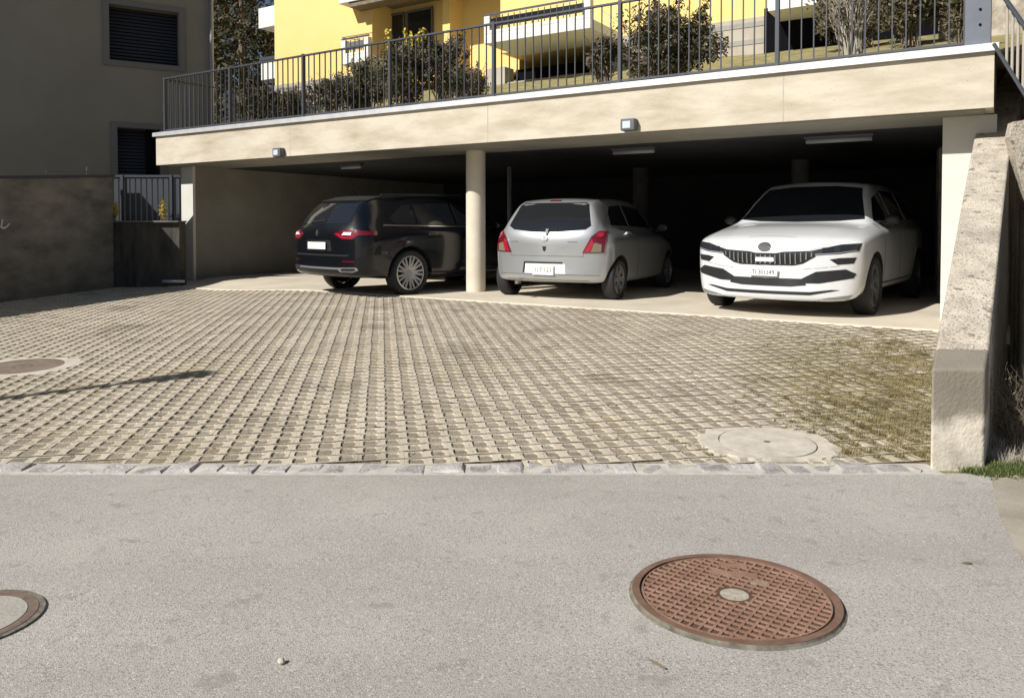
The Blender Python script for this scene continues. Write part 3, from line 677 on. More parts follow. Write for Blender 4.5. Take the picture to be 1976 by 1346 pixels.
# low wall with metal letters
def wx(y): return -7.77 - (15.15 - y) * .177
LW = empty('low_wall', (-7.7, 12, -.2), label='shaded mottled concrete boundary wall with a dark coping at the left edge', cat='wall')
def lowwall(name, dx0, dx1, zo0, zo1, m, y0=5.2, y1=15.15, zb=None):
    V = []; F = []; n = 12
    for k in range(n + 1):
        y = y0 + (y1 - y0) * k / n; zt = 2.04 - (15.15 - y) * .072
        for dx, z in ((dx1, zt + zo1), (dx1, zb if zb is not None else zt + zo0), (dx0, zb if zb is not None else zt + zo0), (dx0, zt + zo1)): V.append((wx(y) + dx, y, z))
    for k in range(n):
        for a in range(4): b = (a + 1) % 4; F.append((4 * k + a, 4 * k + b, 4 * k + 4 + b, 4 * k + 4 + a))
    F += [(0, 3, 2, 1), (4 * n, 4 * n + 1, 4 * n + 2, 4 * n + 3)]
    o = mesh_obj(name, V, F, m); child(o, LW)
lowwall('wall_body', -.3, 0, 0, 0, M_dirtc, zb=-.6); lowwall('coping', -.33, .03, .002, .05, M_shut, y1=15.18)
bm = bmesh.new(); tube(bm, (wx(13.6) - .1, 13.6, 2.05), (wx(15) - .1, 15, 2.13), .010, n=6); tube(bm, (wx(14.6) - .1, 14.6, 2.0), (wx(14.6) - .1, 14.6, 2.2), .010, n=6); child(bm_obj('wire', bm, M_lampg), LW)
def letter_a():
    cy, cz = 12.44, 1.12; pts = [(.085 * math.cos(R(60 + k * 20)), .060 * math.sin(R(60 + k * 20))) for k in range(17)]
    st = [(.10, .078), (.09, .02), (.08, -.04), (.105, -.068), (.15, -.062), (.20, -.03), (.24, .005)]
    bm = bmesh.new()
    for L_ in (pts, st):
        for a, b in zip(L_, L_[1:]): tube(bm, (wx(cy + a[0]) + .012, cy + a[0], cz + a[1]), (wx(cy + b[0]) + .012, cy + b[0], cz + b[1]), .014, n=6)
    meta(bm_obj('metal_letter', bm, M_letter), 'white-metal script letter a on the shaded boundary wall', 'letter')
letter_a()
LW2 = empty('low_wall', (-7, 15.3, -.2), label='lower shade-toned concrete wall under the dark board fence', cat='wall')
bm = bmesh.new(); box(bm, (-7.75, 15.35, .46), (2.5, .3, 1.4)); child(bm_obj('wall_body', bm, M_shadec, bevel=.01), LW2)
bm = bmesh.new(); box(bm, (-7.75, 15.32, 1.175), (2.52, .4, .03)); child(bm_obj('coping', bm, M_dirtc), LW2)
BF = empty('board_fence', (-7.2, 15.4, 1.19), label='dark anthracite board fence on top of the shade-toned low wall', cat='fence')
bm = bmesh.new()
for k in range(22): box(bm, (-8.95 + k * .11, 15.45, 1.62), (.082, .02, .86))
child(bm_obj('board_panel', bm, M_anth), BF)
bm = bmesh.new()
for x in (-7.72, -6.75): box(bm, (x, 15.42, 1.64), (.05, .05, .92))
box(bm, (-7.76, 15.44, 2.075), (2.4, .05, .04)); child(bm_obj('frame', bm, M_anth), BF)
for px, lab, sd in ((222, 'yellow blossoming sprig beside the low wall end', 31), (314, 'yellow blossoming sprig in front of the dark board fence', 32)):
    Y = 15.25; X = (px - 988) / 1500 * Y; e = empty('flowering_sprig', (X, Y, 1.19), label=lab, cat='plant', group='yellow sprigs on the low wall')
    stems('stem', (X, Y, 1.19), (X, Y, 1.42), (.08, .05, .12), 9, .006, M_twig, e, sd, wig=.02, rbase=.03)
    leaf_cloud('blossom', (X + .01, Y, 1.40), (.085, .06, .22), 220, .028, M_yfl, e, sd, hollow=.1)
bm = bmesh.new(); tube(bm, (-6.75, 14.98, .02), (-6.32, 14.98, .02), .028, n=12)
meta(bm_obj('drain_pipe', bm, M_fl, smooth=True), 'short pale drain pipe stub at the foot of the shade-toned wall', 'pipe')

# unseen block added left of the frame, aligned with the sun to shade this corner
S2 = Vector((math.sin(R(SUN_AZ)), math.cos(R(SUN_AZ)), 0)); Q2 = Vector((S2.y, -S2.x, 0))
def occluder(q0, q1, p0, p1, h, lab):
    c = Q2 * ((q0 + q1) / 2) + S2 * ((p0 + p1) / 2); e = empty('shade_block', c, label=lab, cat='house')
    bm = bmesh.new(); box(bm, (c.x, c.y, h / 2 - .5), (abs(q1 - q0), abs(p1 - p0), h + 1), math.atan2(Q2.y, Q2.x)); child(bm_obj('wall', bm, M_house), e)
    bm = bmesh.new(); box(bm, (c.x, c.y, h + .12), (abs(q1 - q0) + .02, abs(p1 - p0) + .02, .2), math.atan2(Q2.y, Q2.x)); child(bm_obj('roof', bm, M_base2), e)
    for a in range(4):
        for b in range(3):
            bm = bmesh.new(); cc = Q2 * (q1 + .005) + S2 * (p0 + 1.5 + a * (abs(p1 - p0) - 3) / 3); box(bm, (cc.x, cc.y, 2 + b * 3), (.04, 1.1, 1.3), math.atan2(Q2.y, Q2.x)); child(bm_obj('window', bm, M_glassd), e)
occluder(-33, -18.1, -24, -12, 19, 'unseen tall block added left of the frame to shade the grey house')
# street lamp left of the frame: only its shadow is in the picture
hh = 5.3; base = Vector((-2.72, 6.55, 0)) - S2 * ((hh + .12) / math.tan(R(SUN_EL)))
SL = empty('street_lamp', (base.x, base.y, -.1), label='post-top street lamp beside the road whose shadow crosses the driveway', cat='street lamp')
bm = bmesh.new(); tube(bm, (base.x, base.y, -.3), (base.x, base.y, hh - .35), .085, .06, n=16); child(bm_obj('pole', bm, M_anth, smooth=True), SL)
bm = bmesh.new(); lathe(bm, [(.03, hh - .42), (.10, hh - .36), (.14, hh - .02), (.16, hh), (.05, hh + .07), (.0, hh + .08)], 20, Matrix.Translation((base.x, base.y, 0)), close=False); child(bm_obj('lantern', bm, M_lampg, smooth=True), SL)

# ------------------------------------------------------------------ manholes
def ring(bm, r0, r1, z0, z1, n=64):
    lathe(bm, [(r0, z0), (r0, z1), (r1, z1), (r1, z0)], n, close=False)
def manhole():
    zc = road_z(0, 2.46); c = Vector((.766, 2.645, road_z(0, 2.645) + .011))
    e = empty('manhole_cover', c, label='large round rust-brown cast-iron manhole cover with waffle pattern in the road', cat='manhole cover', group='manhole covers')
    e.rotation_euler = (math.atan(-.03), 0, 0)
    Rr = .347
    bm = bmesh.new(); ring(bm, Rr - .024, Rr, -.03, .003); bm_obj('frame_ring', bm, mat('brown_frame_iron', (.14, .078, .052), .8, col2=(.21, .125, .09), scale=9), e)
    bm = bmesh.new(); lathe(bm, [(Rr + .0005, .001), (Rr + .003, -.006), (Rr + .014, -.0115), (Rr + .014, -.03)], 64, close=False); bm_obj('joint', bm, M_gap, e)
    bm = bmesh.new(); lathe(bm, [(.0, -.0035), (Rr - .03, -.0035), (Rr - .028, -.03)], 64, close=False); bm_obj('plate', bm, M_rustd, e)
    bm = bmesh.new(); ring(bm, Rr - .038, Rr - .033, -.008, .001)
    a = R(-37); ca, sa = math.cos(a), math.sin(a); pit = .0335; hw = .0048; rr = Rr - .036
    for ax in (0, 1):
        k = -11
        while k <= 11:
            off = k * pit
            if abs(off) < rr - .01:
                L_ = math.sqrt(rr * rr - off * off)
                segs = [(-L_, L_)]
                if abs(off) < .055:
                    g = math.sqrt(.055 ** 2 - off ** 2) + .006; segs = [(-L_, -g), (g, L_)]
                for (p0, p1) in segs:
                    m_ = (p0 + p1) / 2; l = p1 - p0
                    loc = (m_, off) if ax == 0 else (off, m_)
                    x = loc[0] * ca - loc[1] * sa; y = loc[0] * sa + loc[1] * ca
                    h = .0046 if ax == 0 else .0042
                    box(bm, (x, y, -.0040 + h / 2), (l, hw * 2, h) if ax == 0 else (hw * 2, l, h), a)
            k += 1
    bm_obj('waffle_ribs', bm, M_rust, e)
    bm = bmesh.new(); ring(bm, .048, .068, -.008, -.001); bm_obj('centre_ring', bm, M_rustd, e)
    bm = bmesh.new(); ring(bm, 0.001, .049, -.0078, -.001); bm_obj('centre_plug', bm, mat('plug_grit', (.30, .27, .21), .9, col2=(.50, .46, .38), scale=45), e)
    bm = bmesh.new(); x, y = .045, .17; box(bm, (x, y, -.003), (.17, .036, .0085), R(-12)); box(bm, (x + .02, y + .075, -.003), (.10, .03, .0085), R(-12)); bm_obj('name_plate', bm, M_rust, e)
    bm = bmesh.new(); box(bm, (.115, .093, -.003), (.06, .03, .0055), R(-12)); bm_obj('clogged_cell', bm, mat('grey_grit', (.16, .16, .12), .95, col2=(.34, .33, .27), scale=60), e)
manhole()
def ring_cover(px, py, rx, label, road=True):
    Z = 1500 * 1.2 / (py - 480) if road else 0
    X = (px - 988) / 1500 * Z
    e = empty('manhole_cover', (X, Z, road_z(0, Z) + .004), label=label, cat='manhole cover', group='manhole covers'); e.rotation_euler = (math.atan(-.03), 0, 0)
    bm = bmesh.new(); ring(bm, rx - .050, rx - .026, -.02, .003); bm_obj('frame_ring', bm, M_rustm, e)
    bm = bmesh.new(); ring(bm, rx - .058, rx - .050, -.01, .0012); ring(bm, rx - .026, rx - .006, -.02, .0015); bm_obj('joint', bm, M_gap, e)
    bm = bmesh.new(); ring(bm, .001, rx - .058, -.02, .003); bm_obj('concrete_infill', bm, mat('grey_infill', (.34, .32, .285), .9, col2=(.42, .40, .36), scale=7, bump=.3, bscale=80), e)
ring_cover(-78, 1207, .225, 'round manhole with concrete infill and rusty rim, cut by the left edge of the photo')
# pale concrete disc in the driveway
x0, y0 = 1.53, 4.63; e = empty('manhole_cover', (x0, y0, dz(x0, y0) + .004), label='pale round concrete manhole cover in the paving near the end pier', cat='manhole cover', group='manhole covers')
e.rotation_euler = (math.atan(.03), 0, 0)
bm = bmesh.new()
def blob(bm, rx, ry, z0, z1, n, jit, seed, inner):
    rnd = random.Random(seed); out = []; inn = []; lo = []
    for i in range(n):
        a = 2 * math.pi * i / n; j = 1 + rnd.uniform(-jit, jit); c, s_ = math.cos(a), math.sin(a)
        pw = .72; X = abs(c) ** pw * (1 if c > 0 else -1) * rx * j; Y = abs(s_) ** pw * (1 if s_ > 0 else -1) * ry * j
        out.append(bm.verts.new((X, Y, z1))); lo.append(bm.verts.new((X * 1.01, Y * 1.01, z0))); inn.append(bm.verts.new((c * inner, s_ * inner, z1)))
    for i in range(n): k = (i + 1) % n; bm.faces.new((out[i], out[k], inn[k], inn[i])); bm.faces.new((lo[i], lo[k], out[k], out[i]))
blob(bm, .385, .300, -.03, .004, 60, .06, 3, .284); bm_obj('concrete_surround', bm, M_manc, e)
bm = bmesh.new(); ring(bm, .001, .277, -.03, .006); bm_obj('disc', bm, M_manc, e)
bm = bmesh.new(); ring(bm, .277, .284, -.03, -.004); ring(bm, .001, .02, .0055, .0072, 16); bm_obj('joint', bm, M_gap, e)
x0, y0 = -4.40, 6.95; e = empty('manhole_cover', (x0, y0, dz(x0, y0) + .004), label='brown-grey manhole cover with pale concrete collar at the left of the driveway', cat='manhole cover', group='manhole covers')
e.rotation_euler = (math.atan(.03), 0, 0)
bm = bmesh.new(); blob(bm, .46, .39, -.03, .006, 60, .05, 5, .335); bm_obj('concrete_surround', bm, M_manc, e)
bm = bmesh.new(); ring(bm, .001, .335, -.03, .003); bm_obj('plate', bm, mat('brown_grey_iron', (.17, .13, .10), .8, col2=(.24, .19, .155), scale=6, bump=.4, bscale=60), e)
bm = bmesh.new(); ring(bm, .001, .02, .0025, .005, 16); ring(bm, .06, .09, .0025, .004, 24); bm_obj('lifting_hole', bm, M_gap, e)

# ------------------------------------------------------------------ small litter and weeds
def rp(px, py): Z = 1500 * 1.2 / (py - 480); return Vector(((px - 988) / 1500 * Z, Z, road_z(0, Z)))
p = rp(536, 1292); bm = bmesh.new(); bmesh.ops.create_icosphere(bm, subdivisions=2, radius=.011)
for v in bm.verts: v.co = v.co * (1 + .25 * noise.noise(v.co * 90)); v.co.z *= .8; v.co += p + Vector((0, 0, .008))
meta(bm_obj('pebble', bm, M_manc), 'small pale pebble lying on the road, lower left', 'pebble')
for (a, b, lab) in (((1255, 1284), (1288, 1306), 'thin curled dry leaf on the road below the rusty manhole'), ((1864, 1094), (1886, 1097), 'flat brown dead leaf on the road near the right edge')):
    pa, pb = rp(*a), rp(*b); d = (pb - pa); nn = Vector((-d.y, d.x, 0)) * (.05 if b[1] - a[1] > 9 else .22); c = (pa + pb) / 2; up = Vector((0, 0, .004))
    V = [pa + up, c - nn + up * 1.5, pb + up * 2.5, c + nn + up * 2, pa + up * .3, c - nn + up * .5, pb + up * 1.2, c + nn + up * .8]
    meta(mesh_obj('dead_leaf', V, [(0, 1, 2, 3), (7, 6, 5, 4), (0, 4, 5, 1), (1, 5, 6, 2), (2, 6, 7, 3), (3, 7, 4, 0)], M_leafb), lab, 'leaf')
def tufts(name, spots, n, h, m, seed, label, spread=.02, wid=.004):
    rnd = random.Random(seed); V = []; F = []
    for (x, y, z, sc) in spots:
        for k in range(n):
            a = rnd.uniform(0, 6.28); l = rnd.uniform(0, spread); bx, by = x + math.cos(a) * l, y + math.sin(a) * l
            hh_ = h * sc * rnd.uniform(.5, 1.2); le = rnd.uniform(.2, .9) * hh_; b = rnd.uniform(0, 6.28); i = len(V); w_ = wid * rnd.uniform(.6, 1.3)
            V += [(bx - math.sin(b) * w_, by + math.cos(b) * w_, z), (bx + math.sin(b) * w_, by - math.cos(b) * w_, z), (bx + math.cos(b) * le, by + math.sin(b) * le, z + hh_)]
            F.append((i, i + 1, i + 2))
    return meta(mesh_obj(name, V, F, m), label, kind='stuff')
rnd = random.Random(9); sp = []
while len(sp) < 3600:
    x = rnd.uniform(.9, 3.9); y = rnd.uniform(4.4, 8.2)
    if x > BL(y) - .01 or y > Ya(x) - .05: continue
    if ((x - 1.53) / .38) ** 2 + ((y - 4.63) / .30) ** 2 < 1: continue
    dd = (BL(y) - x) * (1 + .5 * noise.noise(Vector((x * 1.7, y * 1.7, 0)))) + max(0, 5.0 - y) * .25
    if rnd.random() > math.exp(-(dd / .80) ** 2) * (.5 + noise.noise(Vector((x * 4, y * 4, 2)))) * 1.6: continue
    sp.append((x, y, dz(x, y) - .012, 1))
t = tufts('moss_tufts', sp, 16, .026, M_moss, 10, 'dry olive grass and moss growing out of the paving near the wall', .035, .0035); t['category'] = 'grass'
sp = []
for k in range(420):
    x = rnd.gauss(2.72, .17); y = rnd.gauss(4.16, .055)
    if x < 2.42 or (y > 4.17 and x < 2.60): continue
    sp.append((x, y, -.228, 1))
t = tufts('weeds', sp, 14, .035, M_grass, 12, 'green weeds at the foot of the end pier on the right', .03, .005); t['category'] = 'weeds'
sp = []
for k in range(160):
    x = rnd.uniform(2.62, 3.4); y = rnd.uniform(4.25, 4.8); sp.append((x, min(y, 4.6), -.215, 1))
t = tufts('dry_grass', sp, 10, .07, M_twigp, 13, 'dry pale grass on the verge right of the pier', .03, .003); t['category'] = 'grass'
e = empty('dry_bush', (2.98, 4.62, -.15), label='leafless tangled dry bush in the shade at the right edge', cat='bush')
stems('twig', (3.0, 4.60, -.2), (2.98, 4.58, .12), (.17, .12, .16), 110, .0021, M_twig, e, 15, wig=.07, rbase=.05)
leaf_cloud('foliage', (2.98, 4.58, .05), (.22, .15, .2), 160, .012, M_leafb, e, 16, hollow=.2)
for k in range(16):
    s = rnd.uniform(0, 14); 
# ------------------------------------------------------------------ cars
def crm(a, b, c, d, t): return .5 * ((2 * b) + (-a + c) * t + (2 * a - 5 * b + 4 * c - d) * t * t + (-a + 3 * b - 3 * c + d) * t ** 3)
def lerp_keys(keys, x):              # monotone-ish smooth interpolation of key tuples (x, v...)
    if x <= keys[0][0]: return keys[0][1:]
    if x >= keys[-1][0]: return keys[-1][1:]
    for i in range(len(keys) - 1):
        if keys[i][0] <= x <= keys[i + 1][0]:
            h = keys[i + 1][0] - keys[i][0]; t = (x - keys[i][0]) / h; res = []
            for j in range(1, len(keys[0])):
                y0, y1 = keys[i][j], keys[i + 1][j]; d = (y1 - y0) / h
                def slope(k):
                    if k <= 0 or k >= len(keys) - 1: return (keys[min(k + 1, len(keys) - 1)][j] - keys[max(k - 1, 0)][j]) / (keys[min(k + 1, len(keys) - 1)][0] - keys[max(k - 1, 0)][0])
                    d0 = (keys[k][j] - keys[k - 1][j]) / (keys[k][0] - keys[k - 1][0]); d1 = (keys[k + 1][j] - keys[k][j]) / (keys[k + 1][0] - keys[k][0])
                    return 0 if d0 * d1 <= 0 else 2 * d0 * d1 / (d0 + d1)
                m0, m1 = slope(i) * h, slope(i + 1) * h; t2, t3 = t * t, t ** 3
                res.append((2 * t3 - 3 * t2 + 1) * y0 + (t3 - 2 * t2 + t) * m0 + (-2 * t3 + 3 * t2) * y1 + (t3 - t2) * m1)
            return res
class Car:
    """keys: x, halfwidth, zbottom, zshoulder, zbelt, belt halfwidth, roof-edge z, roof-edge halfwidth, top z; x=0 rear, x=L front"""
    def __init__(s, name, label, cat, keys, L, W, paint, rear_bow, front_bow, rake_r=0, rake_f=0):
        s.keys, s.L, s.W = keys, L, W; s.root = empty(name, (0, 0, 0), label=label, cat=cat); s.paint = paint
        s.rb, s.fb, s.rr, s.rf = rear_bow, front_bow, rake_r, rake_f
        s.body_mesh()
    def ring(s, x, k=1.0):
        w_, zb, zs, zbe, wb, zr, wr, zt = lerp_keys(s.keys, x)
        cp = [(0, zb), (w_ * .55, zb), (w_ * .86, zb + .01), (w_ * .955, zb + .07), (w_ * .99, zb + .4 * (zs - zb)), (w_, zb + .72 * (zs - zb)), (w_ * .985, zs),
              (wb, zbe), ((wb * .55 + wr * .45), zbe + (zr - zbe) * .5), (wr, zr), (wr * .82, zr + (zt - zr) * .55), (wr * .45, zt - (zt - zr) * .12), (0, zt)]
        pts = []
        for i in range(len(cp) - 1):
            a = cp[i - 1] if i else (-cp[1][0], cp[1][1]); b, c = cp[i], cp[i + 1]; d = cp[i + 2] if i + 2 < len(cp) else (-cp[-2][0], cp[-2][1])
            for t in (0, .25, .5, .75): pts.append((crm(a[0], b[0], c[0], d[0], t), crm(a[1], b[1], c[1], d[1], t)))
        pts.append(cp[-1])
        zc = zb + (zs - zb) * .62
        return [(y * k, zc + (z - zc) * k) for y, z in pts]
    def deform(s, x, y, z):
        f = (y / (s.W / 2)) ** 2; tr = max(0, 1 - x / 1.1); tf = max(0, 1 - (s.L - x) / 1.2)
        return (x + s.rb * f * tr ** 1.3 - s.fb * f * tf ** 1.3 + s.rr * (z - .55) * tr ** 2 - s.rf * abs(z - .5) * tf ** 2, y, z)
    def body_mesh(s):
        st = [(0, .55), (.0, .72), (.012, .86), (.035, .93), (.075, .965), (.13, .985)]
        xs = st + [(x, 1) for x in [.2 + (s.L - .4) * i / 96 for i in range(97)]] + [(s.L - a, k) for a, k in reversed(st)]
        V = []; F = []; n = None
        for x, k in xs:
            r = s.ring(max(.0, min(s.L, x)), k); full = r + [(-y, z) for y, z in reversed(r[1:-1])]; n = len(full)
            V += [s.deform(x, y, z) for y, z in full]
        for i in range(len(xs) - 1):
            for j in range(n): a = i * n + j; b = i * n + (j + 1) % n; F.append((a, a + n, b + n, b))
        c0 = len(V); V.append(s.deform(0, 0, .6)); V.append(s.deform(s.L, 0, .6)); m_ = (len(xs) - 1) * n
        for j in range(n): F.append((c0, j, (j + 1) % n)); F.append((c0 + 1, m_ + (j + 1) % n, m_ + j))
        s.V, s.F = V, F; s.bvh = BVHTree.FromPolygons([Vector(v) for v in V], F)
    def finish_body(s, wheels, ra):
        me = bpy.data.meshes.new('body'); me.from_pydata(s.V, [], s.F); me.materials.append(s.paint); me.materials.append(M_well)
        bm = bmesh.new(); bm.from_mesh(me); bmesh.ops.recalc_face_normals(bm, faces=bm.faces[:]); bm.to_mesh(me); bm.free()
        o = bpy.data.objects.new('body', me); C.objects.link(o)
        cuts = []
        for (x, sd) in wheels:
            bm = bmesh.new(); y0, y1 = (s.W / 2 - .30) * sd, (s.W / 2 + .2) * sd
            tube(bm, (x, y0, s.wr_), (x, y1, s.wr_), ra, n=44); box(bm, (x, (y0 + y1) / 2, -.1), (ra * 2 - .01, abs(y1 - y0) - .002, .9 - .3)) if False else None
            bmesh.ops.recalc_face_normals(bm, faces=bm.faces[:])
            c = bm_obj('cut', bm, M_well); cuts.append(c)
            mod = o.modifiers.new('b', 'BOOLEAN'); mod.operation = 'DIFFERENCE'; mod.object = c; mod.solver = 'EXACT'; mod.material_mode = 'TRANSFER'
        dg = bpy.context.evaluated_depsgraph_get(); nm = bpy.data.meshes.new_from_object(o.evaluated_get(dg)); o.modifiers.clear(); o.data = nm; nm.name = 'body'
        for c in cuts: bpy.data.objects.remove(c)
        nm.polygons.foreach_set('use_smooth', [True] * len(nm.polygons))
        try: nm.set_sharp_from_angle(angle=R(38))
        except Exception: pass
        o.parent = s.root; return o
    def patch(s, name, poly, frame, m, off=.004, th=.012, step=.05, smooth=True, parent=None, label=None):
        """frame = (origin, right, up, dir) ; poly in (right, up) coordinates, pressed onto the body skin"""
        O, X, Y, D = [Vector(v) for v in frame]; D.normalize()
        bm = bmesh.new(); vs = [bm.verts.new((a, b, 0)) for a, b in poly]; bm.faces.new(vs)
        for ax in (0, 1):
            lo = min(p[ax] for p in poly); hi = max(p[ax] for p in poly); n = max(1, int((hi - lo) / step))
            for k in range(1, n):
                c = [0, 0, 0]; c[ax] = lo + (hi - lo) * k / n; nn = [0, 0, 0]; nn[ax] = 1
                bmesh.ops.bisect_plane(bm, geom=bm.verts[:] + bm.edges[:] + bm.faces[:], plane_co=c, plane_no=nn)
        top = []; good = []
        for v in bm.verts:
            st = O + X * v.co.x + Y * v.co.y - D * 6; h = s.bvh.ray_cast(st, D)
            if h[0] is None:
                nr = s.bvh.find_nearest(O + X * v.co.x + Y * v.co.y); h = nr
            top.append((h[0].copy(), h[1].copy()))
        bm.verts.index_update(); faces = [[v.index for v in f.verts] for f in bm.faces]
        bnd = [e for e in bm.edges if len(e.link_faces) == 1]; be = []
        for e in bnd:
            f = e.link_faces[0]; vs_ = list(f.verts); i = vs_.index(e.verts[0])
            be.append((e.verts[0].index, e.verts[1].index) if vs_[(i + 1) % len(vs_)] == e.verts[1] else (e.verts[1].index, e.verts[0].index))
        bm.free()
        V = []; n = len(top)
        for p, nn in top:
            if nn.dot(D) > 0: nn = -nn
            V.append(p + nn * off)
        for p, nn in top:
            if nn.dot(D) > 0: nn = -nn
            V.append(p - nn * (th - off))
        F = faces + [[n + i for i in f[::-1]] for f in faces] + [[b, a, n + a, n + b] for a, b in be]
        me = bpy.data.meshes.new(name); me.from_pydata(V, [], F); bm = bmesh.new(); bm.from_mesh(me); bmesh.ops.recalc_face_normals(bm, faces=bm.faces[:])
        bm.to_mesh(me); bm.free(); me.materials.append(m)
        if smooth:
            me.polygons.foreach_set('use_smooth', [True] * len(me.polygons))
            try: me.set_sharp_from_angle(angle=R(40))
            except Exception: pass
        o = bpy.data.objects.new(name, me); C.objects.link(o); o.parent = parent or s.root
        if label: o['label'] = label
        return o
    def rear(s, tilt=0): return ((0, 0, 0), (0, -1, 0), (0, 0, 1), (math.cos(R(tilt)), 0, -math.sin(R(tilt))))    # seen from behind, +right = image right
    def front(s): return ((0, 0, 0), (0, 1, 0), (0, 0, 1), (-1, 0, 0))                                              # seen from the front
    def side(s, sd): return ((0, 0, 0), (1, 0, 0), (0, 0, 1), (0, -sd, 0))                                           # sd=+1 left flank, -1 right
    def wheels(s, xr, xf, rad, rimr, wid, rimm, spokes, ra, darkfront=False):
        s.wr_ = rad; s.finish_body([(xr, 1), (xr, -1), (xf, 1), (xf, -1)], ra)
        for x in (xr, xf):
            for sd in (1, -1):
                wv = empty('wheel', (x, sd * (s.W / 2 - wid / 2 - .015), rad)); wv.parent = s.root
                M_ = Matrix.Rotation(R(-90 * sd), 4, 'X')
                bm = bmesh.new(); h = wid / 2
                lathe(bm, [(rimr * .98, -h * .8), (rad * .88, -h), (rad * .97, -h * .86), (rad, -h * .55), (rad, h * .55), (rad * .97, h * .86), (rad * .88, h), (rimr * 1.03, h * .86), (rimr * .98, h * .5)], 40, M_, close=False)
                bm_obj('tyre', bm, M_tyre, wv, smooth=True)
                bm = bmesh.new(); lathe(bm, [(rimr, h * .80), (rimr * .93, h * .84), (rimr * .90, h * .55), (rimr * .88, -h * .4)], 40, M_, close=False)
                for k in range(spokes):
                    a = 2 * math.pi * k / spokes
                    for da in (-.125, .125):
                        m2 = M_ @ Matrix.Rotation(a + da, 4, 'Z'); vv = []
                        for (r_, wd, zz) in ((.02 + rimr * .1, .020, h * .60), (rimr * .93, .017, h * .78)):
                            for e_ in (-1, 1):
                                for t_ in (0, -.03): vv.append(bm.verts.new(m2 @ Vector((r_, e_ * wd + da * (.25 if r_ > rimr * .5 else 0) * .2, zz + t_))))
                        for f in ((0, 2, 3, 1), (4, 5, 7, 6), (0, 4, 6, 2), (1, 3, 7, 5), (0, 1, 5, 4), (2, 6, 7, 3)): bm.faces.new([vv[i] for i in f])
                lathe(bm, [(0, h * .66), (.045, h * .66), (.055, h * .5), (.055, 0)], 20, M_, close=False)
                bmesh.ops.recalc_face_normals(bm, faces=bm.faces[:])
                bm_obj('rim', bm, rimm, wv)
                bm = bmesh.new(); lathe(bm, [(0, -h * .1), (rimr * .88, -h * .1)], 32, M_, close=False); lathe(bm, [(0, h * .1), (rimr * .62, h * .1), (rimr * .62, 0)], 32, M_, close=False)
                bm_obj('brake_disc', bm, M_well, wv)
    def place(s, c, psi): s.root.location = c; s.root.rotation_euler = (0, 0, R(90 - psi))
def rrect(x0, x1, z0, z1, r=.03, n=3):
    p = []
    for cx, cz, a0 in ((x1 - r, z0 + r, -90), (x1 - r, z1 - r, 0), (x0 + r, z1 - r, 90), (x0 + r, z0 + r, 180)):
        for k in range(n + 1): a = R(a0 + 90 * k / n); p.append((cx + r * math.cos(a), cz + r * math.sin(a)))
    return p
def mir(p): return [(-a, b) for a, b in reversed(p)]
def circ(cx, cz, rx, rz, n=16): return [(cx + rx * math.cos(2 * math.pi * k / n), cz + rz * math.sin(2 * math.pi * k / n)) for k in range(n)]
def text_on(s_, txt, size, loc, rot, m, parent, name='lettering', ext=.001, xs=1):
    cu = bpy.data.curves.new(name, 'FONT'); cu.body = txt; cu.size = size; cu.extrude = ext; cu.align_x = 'CENTER'; cu.align_y = 'CENTER'
    o = bpy.data.objects.new(name, cu); C.objects.link(o); dg = bpy.context.evaluated_depsgraph_get(); me = bpy.data.meshes.new_from_object(o.evaluated_get(dg))
    bpy.data.objects.remove(o); me.materials.append(m); o = bpy.data.objects.new(name, me); C.objects.link(o); o.location = loc; o.rotation_euler = rot; o.scale = (xs, 1, 1); o.parent = parent; return o
def plate(car, x, y, z, wd, ht_, face, txt, ink, tilt=0, size=.09, name='number_plate', xs=1):
    """face=+1 looks forward, -1 looks back"""
    e = empty(name, (x, y, z), R(90 if face > 0 else -90)); e.parent = car.root
    e.rotation_euler = (R(tilt), 0, R(90 if face > 0 else -90))
    bm = bmesh.new(); box(bm, (0, 0, 0), (wd, .012, ht_)); bm_obj('plate_board', bm, M_plate, e, bevel=.003)
    if txt: text_on(car, txt, size, (0, -.0075, 0), (R(90), 0, 0), ink, e, xs=xs)
    return e
def mirror(car, x, z, sd, m):
    e = car.root; y = sd * (car.W / 2 + .02)
    bm = bmesh.new(); bmesh.ops.create_uvsphere(bm, u_segments=16, v_segments=10, radius=1)
    for v in bm.verts: v.co = Vector((v.co.x * .06, v.co.y * .10, v.co.z * .065)) + Vector((x, y, z))
    for v in bm.verts:
        if v.co.x < x - .03: v.co.x = x - .03
    tube(bm, (x, y - sd * .2, z - .06), (x, y, z - .04), .02, n=8)
    bm_obj('wing_mirror', bm, m, e, smooth=True)

# ---- black SUV, tail towards us
W_, L_ = 2.06, 4.5
k_suv = [(0, .90, .33, .93, 1.00, .86, 1.04, .74, 1.08), (.10, .92, .32, .95, 1.05, .87, 1.16, .72, 1.20), (.22, .935, .31, .97, 1.08, .87, 1.32, .68, 1.36), (.42, .945, .30, .98, 1.10, .87, 1.51, .63, 1.56),
         (.68, .95, .28, .98, 1.10, .87, 1.57, .63, 1.625), (1.7, .96, .26, .98, 1.09, .88, 1.625, .65, 1.70), (2.5, .96, .26, .97, 1.08, .88, 1.58, .64, 1.66), (3.15, .95, .26, .96, 1.06, .86, 1.22, .72, 1.28),
         (3.45, .95, .27, .94, 1.02, .84, 1.05, .70, 1.10), (4.2, .92, .29, .86, .93, .80, .96, .62, .99), (4.5, .86, .32, .78, .85, .74, .87, .55, .89)]
k_suv = [(k[0], k[1] * 1.073, *k[2:5], k[5] * 1.06, k[6] - .05 * max(0, min(1, (k[6] - 1.1) / .4)), k[7] * 1.0, k[8] - .05 * max(0, min(1, (k[8] - 1.1) / .4))) for k in k_suv]
